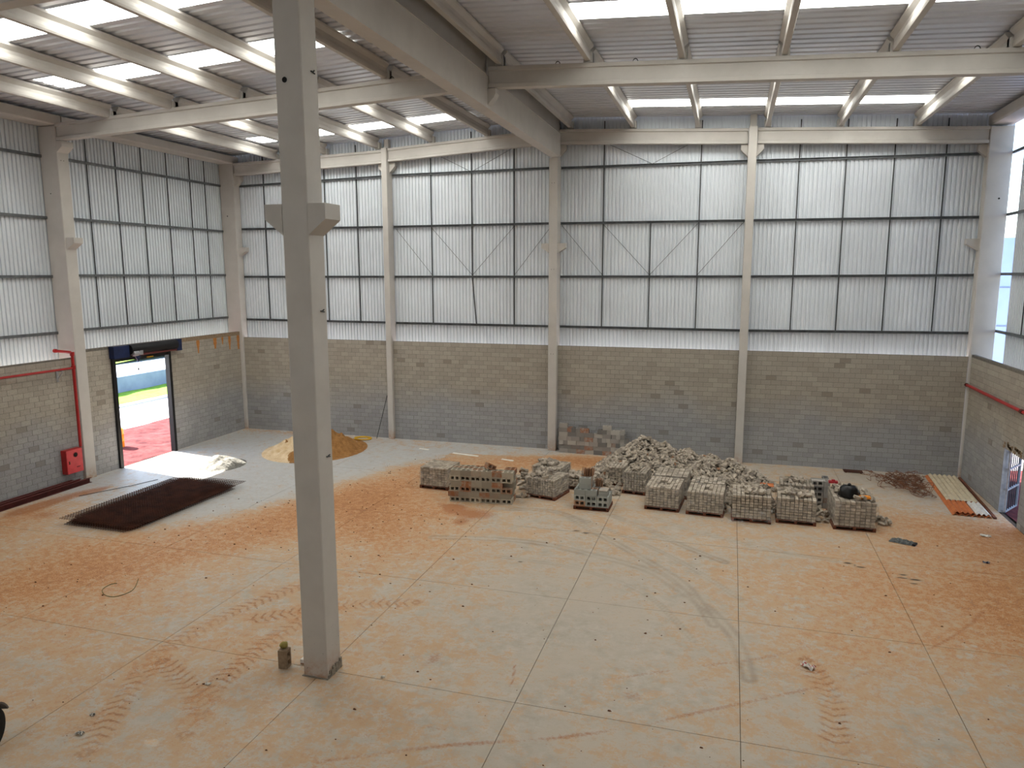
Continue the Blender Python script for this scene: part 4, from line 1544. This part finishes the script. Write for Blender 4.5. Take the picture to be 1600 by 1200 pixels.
spots.sort(key=vis, reverse=True)
heap_rest = MB()
for k, (x, y, h, lb) in enumerate(spots):
    R = Matrix.Translation((x, y, h + random.uniform(-.03, .04))) @ Matrix.Rotation(random.uniform(0, 2 * PI), 4, 'Z') @ Matrix.Rotation(random.uniform(-1.2, 1.2), 4, 'X') @ Matrix.Rotation(random.uniform(-1., 1.), 4, 'Y')
    if R.translation.z < .06:
        R.translation.z = .06
    if k < 300:
        o = put('paving_block', pm if random.random() > .02 else pm_o, None, label=lb, cat='paver', group='loose pavers')
        o.matrix_world = R
    else:
        heap_rest.add([R @ Vector(v) for v in PV], PF, random.choice((0, 0, 2, 2, 3)) if random.random() > .015 else 1)
heap_rest.build('loose_pavers', [M['paver'], M['clayb'], M['paverd'], M['paverl']], hp, kind='stuff')

# things lying on the right-hand pallets
t = root('plastic_bag', (27.93, -7.30, .96), label='black plastic bag lying on the right end pallet', cat='bag')
vs, nb, mb_ = [], 16, 9
for j in range(mb_):
    ph = PI * j / (mb_ - 1) * .5
    for i in range(nb):
        th = 2 * PI * i / nb
        rr = (.30 + .03 * math.sin(th * 3 + j) + .02 * math.sin(th * 7)) * math.cos(ph) ** .6 if j < mb_ - 1 else .01
        vs.append((rr * math.cos(th) * 1.05, rr * math.sin(th) * .8, .02 + .34 * math.sin(ph) + .015 * math.sin(th * 5 + j)))
MB().add(vs, [(j * nb + i, j * nb + (i + 1) % nb, (j + 1) * nb + (i + 1) % nb, (j + 1) * nb + i) for j in range(mb_ - 1) for i in range(nb)]).build('bag_body', M['bag'], t, smooth=True)
MB().lathe([(.03, 0), (.06, .05), (.02, .09)], (0, 0, .34), 'Z', 8).build('bag_knot', M['bag'], t)
t = MB().box(-.16, .16, -.12, .12, 0, .05).box(-.1, .1, -.08, .08, .05, .07).build('orange_cloth', M['drum'], None, loc=(28.38, -7.45, .98), label='orange scrap lying on the right end pallet beside the bag', cat='scrap')
t = MB().box(-.14, .14, -.08, .08, 0, .07).box(-.05, .05, -.05, .05, .07, .11).build('red_can', M['cartonred'], None, loc=(27.6, -6.2, 1.06), label='small red container behind the black bag', cat='container')
t = MB().box(-.22, .22, -.18, .18, 0, .012).box(-.22, .22, .15, .18, .012, .03).build('wooden_board', M['orange'], None, loc=(25.55, -5.55, .62), label='orange board lying between the heap and the right pallets', cat='board')

# ------------------------------------------------------------------ sand and gravel heaps
def mound(name, cx, cy, rx, ry, h, mats, label, seed, power=1.0, rough=.05, notch=None, n=96, wet=None):
    vs, mi = [], []
    g = np.linspace(-1.25, 1.25, n)
    A, B = np.meshgrid(g, g)
    r = np.hypot(A, B)
    Z = h * np.clip(1 - r ** power * (1 + .12 * (noise2(A * 3, B * 3, 1., seed) - .5)), 0, 1)
    Z += .05 * np.clip((1.16 - r) / .3, 0, 1)
    Z += (rough * (noise2(A * rx, B * ry, .22, seed + 1) - .5) + rough * .6 * (noise2(A * rx, B * ry, .09, seed + 2) - .5)) * np.clip((1.12 - r) * 2, 0, 1)
    if notch:
        for (na, nb_, nr, nd) in notch:
            Z -= nd * np.exp(-((A - na) ** 2 + (B - nb_) ** 2) / nr ** 2)
    Z = np.where(r > 1.16, -.01, np.maximum(Z, -.01))
    co = np.stack([cx + A * rx, cy + B * ry, Z], -1).reshape(-1, 3).tolist()
    fs = []
    for j in range(n - 1):
        for i in range(n - 1):
            q = [j * n + i, j * n + i + 1, (j + 1) * n + i + 1, (j + 1) * n + i]
            if max(co[k][2] for k in q) > .0:
                fs.append(tuple(q))
                a, b = A[j, i], B[j, i]
                mi.append(1 if wet and wet(a, b) else 0)
    me = bpy.data.meshes.new(name)
    me.from_pydata(co, [], fs)
    for m in mats:
        me.materials.append(m)
    me.polygons.foreach_set('material_index', mi)
    me.polygons.foreach_set('use_smooth', [True] * len(fs))
    put(name, me, None, label=label, cat='heap', kind='stuff')


mound('sand_heap', 5.95, -3.1, 2.0, 2.2, 1.22, (M['sand'], M['sandwet']), 'big sand heap behind the near column, dug out on its left side', 3, .95, .24,
      notch=[(-.52, -.25, .10, .30), (-.40, -.05, .12, .22), (-.30, -.55, .16, .12), (-.62, -.42, .08, .12), (-.25, .1, .08, .25)],
      wet=lambda a, b: (a > .02 + .12 * math.sin(b * 9)) or ((a + .5) ** 2 + (b + .2) ** 2 < .022) or ((a + .38) ** 2 + (b + .02) ** 2 < .02) or ((a + .24) ** 2 + (b - .1) ** 2 < .01))
mound('gravel_heap', 3.5, -6.75, .95, 1.05, .42, (M['gravel'],), 'small pale gravel heap in the sunlight inside the roller door', 5, .9, .07, n=54)

# ------------------------------------------------------------------ reinforcing mesh sheets, flat on the floor
MORD = ['lowest', 'second', 'third', 'fourth', 'fifth', 'sixth', 'seventh', 'eighth', 'ninth', 'tenth', 'eleventh', 'twelfth', 'thirteenth', 'fourteenth', 'topmost']


def mesh_sheet(k):
    mb = MB()
    Lx, Ly, s = 2.42, 4.7, .10
    r = .0045
    z = 0
    for i in range(int(Lx / s) + 1):
        mb.box(i * s - r, i * s + r, -.06, Ly + .06, 0, 2 * r)
    for j in range(int(Ly / s) + 1):
        mb.box(-.06, Lx + .06, j * s - r, j * s + r, 2 * r, 4 * r)
    return mb


msheet = mesh_sheet(0).mesh('reinforcing_mesh', M['rust'])
for k in range(15):
    dx, dy = random.gauss(0, .07), random.gauss(0, .13)
    if k in (11, 13):
        dx, dy = .3 * (1 if k == 11 else -.6), .35 * (1 if k == 11 else -1)
    put('reinforcing_mesh', msheet, None, (3.85 + dx, -14.18 + dy, .002 + k * .0185), (0, 0, -.018 + random.gauss(0, .012)), 'rusty sheet of welded reinforcing mesh, %s of the flat stack from the floor' % MORD[k], 'mesh', 'reinforcing mesh sheets in the flat stack')

# red-oxide steel channels along the left wall
prof = [(-.06, 0), (.06, 0), (.06, .012), (-.048, .012), (-.048, .168), (.06, .168), (.06, .18), (-.06, .18)]
for x, y1, y0, z, lab in ((.02, -10.75, -17.6, .0, 'nearest the wall'), (.20, -10.55, -17.2, .0, 'middle of the three'), (.42, -10.3, -17.4, .0, 'outermost of the three')):
    t = root('steel_channel', (x, (y0 + y1) / 2, z + .002), label='dark red steel channel on the floor by the left wall, ' + lab, cat='steel channel', group='red steel channels')
    MB().prism(prof, (0, -(y1 - y0) / 2, 0), (0, (y1 - y0) / 2, 0)).build('channel_body', M['redsteel'], t)
MB().tube([(1.55, -11.9, .012), (2.35, -10.3, .012), (2.7, -9.3, .012)], .010, 6).build('iron_rod', M['rod'], label='thin dark rod lying on the floor in front of the hydrant cabinet', cat='rod')

# corrugated sheets, wire heap, mat
def corr_sheet(w, L, mat, name='roofing_sheet', waves=6, amp=.028, th=.012):
    n = waves * 8
    vs = []
    for i in range(n + 1):
        x = w * i / n
        z = amp * (1 - math.cos(2 * PI * waves * i / n))
        vs += [(x, 0, z), (x, L, z), (x, L, z + th), (x, 0, z + th)]
    fs = []
    for i in range(n):
        a, b = 4 * i, 4 * i + 4
        fs += [(a, b, b + 1, a + 1), (a + 3, a + 2, b + 2, b + 3), (a, a + 3, b + 3, b), (a + 1, b + 1, b + 2, a + 2)]
    fs += [(0, 1, 2, 3), (4 * n, 4 * n + 3, 4 * n + 2, 4 * n + 1)]
    return MB().add(vs, fs).mesh(name, mat, False)


rz = math.radians(-3.2)
B0 = Vector((31.46, -5.26, 0))


def at(dx, dy, z):
    c, s = math.cos(rz), math.sin(rz)
    return (B0.x + c * dx - s * dy, B0.y + s * dx + c * dy, z)


put('roofing_sheet', corr_sheet(1.14, 5.0, M['orange']), None, at(0, 0, .005), (0, 0, rz), 'long orange stained corrugated sheet at the bottom of the stack by the barred gate', 'sheet', 'corrugated sheets')
put('roofing_sheet', corr_sheet(1.00, 3.55, M['beige']), None, at(.10, 1.42, .085), (0, 0, rz), 'pale beige corrugated sheet on top of the stack near the right corner', 'sheet', 'corrugated sheets')
put('roofing_sheet', corr_sheet(.62, 1.40, M['orange'], waves=4), None, at(.06, .02, .075), (0, 0, rz), 'short orange corrugated offcut at the near end of the sheet stack', 'sheet', 'corrugated sheets')
put('roofing_sheet', corr_sheet(.42, 1.40, M['whitefib'], waves=3), None, at(.70, .02, .075), (0, 0, rz), 'short white corrugated offcut at the near end of the sheet stack', 'sheet', 'corrugated sheets')
t = MB().box(0, .09, 0, 5.1, 0, .06).build('timber_batten', M['wood'], None, loc=at(1.18, -.02, .002), rot=(0, 0, rz), label='brown timber batten along the right edge of the sheet stack', cat='batten')

wh = MB()
for k in range(95):
    cx, cy = min(31.2, random.gauss(30.55, .5)), min(-.75, random.gauss(-1.55, .5))
    if k > 66:
        cx, cy = min(31.1, random.gauss(30.9, .3)), random.gauss(-2.6, .35)
    R = random.uniform(.13, .36)
    a0 = random.uniform(0, 2 * PI)
    tl = random.uniform(-.8, .8)
    pts = []
    m = 12
    for i in range(m):
        t_ = a0 + i / m * random.uniform(3.5, 6.5)
        pts.append((cx + R * math.cos(t_) * (1 + .2 * math.sin(3 * t_)), cy + R * math.sin(t_), max(.014, .16 + tl * R * 1.0 * math.sin(t_ + 1) + random.uniform(-.03, .04))))
    wh.tube(pts, .0085, 4)
wh.build('wire_heap', M['wire'], label='tangle of rusty wire on the floor by the right back corner', cat='wire', kind='stuff')
t = root('wooden_grate', (28.75, -.55, 0), label='small brown slatted board lying against the right part of the back wall', cat='board')
for i in range(5):
    MB().box(0, .72, i * .085, i * .085 + .07, .02, .04).build('slat', M['rust'], t)
MB().box(.05, .11, 0, .41, 0, .02).box(.6, .66, 0, .41, 0, .02).build('batten', M['rust'], t)

# hose coil, leaning bar, block by the column
hose = MB()
pts = []
for i in range(64):
    a = i / 64 * 6 * PI
    r = .40 - .04 * math.sin(a / 3)
    pts.append((7.05 + r * math.cos(a), -.62 + r * .8 * math.sin(a), .025 + .045 * (i / 64) * 2 * .5))
hose.tube(pts, .022, 7)
hose.build('hose_coil', M['yellow'], label='yellow hose coiled on the floor at the back wall', cat='hose', smooth=True)
MB().tube([(7.66, -.36, .012), (8.16, -.10, 2.15)], .014, 6).build('iron_bar', M['rod'], label='thin dark bar leaning on the first back wall column', cat='bar')
o = put_block('blockv', (15.57, -19.89, .197), math.radians(6), 'end', 'brown hollow block standing on end beside the near column')
mb = MB()
vs = []
for j in range(7):
    ph = -PI / 2 + PI * j / 6
    for i in range(10):
        th = 2 * PI * i / 10
        r = .085 * (1 + .12 * math.sin(3 * th + j) + .08 * math.sin(5 * th - j))
        vs.append((r * math.cos(ph) * math.cos(th), r * math.cos(ph) * math.sin(th), .07 * math.sin(ph)))
mb.add(vs, [(j * 10 + i, j * 10 + (i + 1) % 10, (j + 1) * 10 + (i + 1) % 10, (j + 1) * 10 + i) for j in range(6) for i in range(10)])
mb.build('stone', M['stone'], None, loc=(15.55, -19.86, .46), label='round yellowish stone lying on the upright hollow block', cat='stone', smooth=True)
t = root('block_fragment', (15.82, -19.72, 0), label='broken block fragment between the upright block and the near column', cat='fragment')
MB().add([(0, 0, .03), (.24, .04, .03), (.28, .14, .03), (.02, .14, .03), (.0, 0, .11), (.22, .04, .08), (.28, .14, .13), (.02, .14, .12)], MB.BF).build('upper_piece', M['carton'], t)
MB().box(0, .27, .01, .13, 0, .028).build('lower_piece', M['clayb'], t)

# small litter
def litter(name, loc, mats, label, cat, s=.12, seed=1, rot=0., h=.05):
    r = random.Random(seed)
    n = 7
    vs = [((i / (n - 1) - .5) * s * 2, (j / (n - 1) - .5) * s * (1.2 if i != 3 else 1.3), max(.003, r.uniform(0, h))) for j in range(n) for i in range(n)]
    mi = []
    mb = MB()
    for j in range(n - 1):
        for i in range(n - 1):
            mb.add([vs[j * n + i], vs[j * n + i + 1], vs[(j + 1) * n + i + 1], vs[(j + 1) * n + i]], [(0, 1, 2, 3)], 1 if (len(mats) > 1 and r.random() < .4) else 0)
    mb.build(name, mats, None, loc=loc, rot=(0, 0, rot), label=label, cat=cat)


litter('carton', (25.9, -16.86, .002), [M['carton'], M['cartonred']], 'crushed red and white carton on the floor at the right', 'litter', .13, 3, -.6, .09)
litter('paper_scrap', (13.16, -22.36, .002), [M['carton'], M['black']], 'white scrap of paper on the floor at the lower left, farther of two', 'litter', .05, 4)
litter('paper_scrap', (13.40, -22.86, .002), [M['carton'], M['sack']], 'white scrap of paper on the floor at the lower left, nearer of two', 'litter', .07, 5)
litter('paper_scrap', (31.87, -7.22, .002), [M['carton']], 'white scrap on the floor in front of the barred gate', 'litter', .14, 6)
litter('paper_scrap', (31.2, -9.6, .002), [M['blue'], M['grey']], 'small blue scrap on the floor near the right edge', 'litter', .08, 7)
litter('paper_scrap', (17.7, -19.7, .002), [M['carton']], 'pale flake on the floor right of the near column', 'litter', .04, 8)
litter('paper_scrap', (14.5, -20.9, .002), [M['carton']], 'pale flake on the floor between the tyre prints', 'litter', .06, 9)
t = root('crushed_sack', (29.33, -8.52, .003), label='crushed dark grey sack on the floor right of the pallets', cat='sack')
vs = []
for j in range(9):
    for i in range(13):
        u, v = i / 12 - .5, j / 8 - .5
        k_ = max(0, 1 - (abs(u) * 2) ** 4) * max(0, 1 - (abs(v) * 2) ** 4)
        vs.append((u * .72, v * (.34 - .12 * u), .01 + k_ * (.06 + .025 * math.sin(i * 2.1 + j) + .02 * math.sin(j * 3.3 - i))))
o = MB().add(vs, [(j * 13 + i, j * 13 + i + 1, (j + 1) * 13 + i + 1, (j + 1) * 13 + i) for j in range(8) for i in range(12)]).build('sack_body', M['sack'], t)
t.rotation_euler = (0, 0, -.45)
MB().box(.27, .35, -.13, .12, .0, .05).build('sack_end', M['black'], t, label='black end')
gs = smooth_line([(8.97, -17.6), (8.86, -17.72), (8.92, -18.02), (9.23, -18.25), (9.54, -18.27), (9.69, -18.03), (9.65, -17.73), (9.29, -17.21)], 5)
MB().tube([(x, y, .012) for x, y in gs], .008, 5).build('string', M['green'], label='thin green string curled on the floor at the left', cat='string')
for x0, y0, x1, y1, w in ((10.50, -1.65, 11.02, -1.75, .05), (12.30, -2.0, 13.60, -2.25, .06), (14.75, -2.44, 15.32, -2.58, .06)):  # solid white strips stand in for slivers of sunlight on the floor
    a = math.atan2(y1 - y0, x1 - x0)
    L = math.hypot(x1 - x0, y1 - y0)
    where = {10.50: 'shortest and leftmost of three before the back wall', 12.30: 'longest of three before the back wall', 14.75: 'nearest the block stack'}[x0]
    MB().box(-L / 2, L / 2, -w, w, 0, .012).box(-L / 2, L / 2, w * .7, w, .012, .02).build('sun_sliver', M['sunsliver'], None, loc=((x0 + x1) / 2, (y0 + y1) / 2, .001), rot=(0, 0, a),
                                                                     label='thin white strip standing for sunlight, ' + where, cat='strip', group='white strips standing for sunlight')

# earth clods scattered over the slab
cm = MB()
for _ in range(1100):
    if random.random() < .5:
        i = random.randrange(len(TRACK))
        x, y = TRACK[i][0] + random.gauss(0, 1.4), TRACK[i][1] + random.gauss(0, 1.4)
    elif random.random() < .4:
        x, y = random.gauss(13.8, 2.0), random.gauss(-11.5, 2.8)
    else:
        x, y = random.uniform(5, 32.5), random.uniform(-24, -6)
    if not (.3 < x < 32.8 and -30 < y < -.8) or (12.7 < x < 30 and y > -9.3) or (3 < x < 7 and y > -15) or (x > 28.5 and y > -6) or (3 < x < 9 and y > -6):
        continue
    s = random.choice((.007, .009, .011, .014, .022)) * random.uniform(.8, 1.3)
    k = 6
    a0 = random.random() * 6
    ring = [(x + s * 1.5 * random.uniform(.6, 1.2) * math.cos(a0 + 2 * PI * i / k), y + s * random.uniform(.6, 1.2) * math.sin(a0 + 2 * PI * i / k), .001) for i in range(k)]
    top = [(x + (p[0] - x) * .6, y + (p[1] - y) * .6, s * random.uniform(.5, .9)) for p in ring]
    cm.add(ring + top, [(i, (i + 1) % k, k + (i + 1) % k, k + i) for i in range(k)] + [tuple(range(k, 2 * k))])
cm.build('earth_clods', M['clod'], label='small clods of brown earth scattered over the floor', cat='earth', kind='stuff')

# wheel with a grey guard, cut by the left edge
t = root('rubber_wheel', (12.30, -23.68, 0), label='black rubber wheel with a grey guard, cut by the left edge of the photo', cat='wheel')
t.rotation_euler = (0, 0, .35)
MB().lathe([(.16, -.13), (.30, -.14), (.36, -.11), (.38, 0), (.36, .11), (.30, .14), (.16, .13)], (0, 0, .38), 'X', 28).build('tyre', M['tyre'], t, smooth=True)
MB().lathe([(.05, -.10), (.17, -.09), (.17, .09), (.05, .10)], (0, 0, .38), 'X', 20).build('rim', M['fender'], t)
vs = []
for i in range(13):
    a = PI * (.12 + .76 * i / 12)
    for x, r in ((-.15, .42), (-.15, .45), (.15, .45), (.15, .42)):
        vs.append((x, r * math.cos(a), .38 + r * math.sin(a)))
fs = []
for i in range(12):
    for k in range(4):
        fs.append((4 * i + k, 4 * i + (k + 1) % 4, 4 * i + 4 + (k + 1) % 4, 4 * i + 4 + k))
fs += [(0, 1, 2, 3), (48, 51, 50, 49)]
MB().add(vs, fs).build('guard', M['fender'], t)
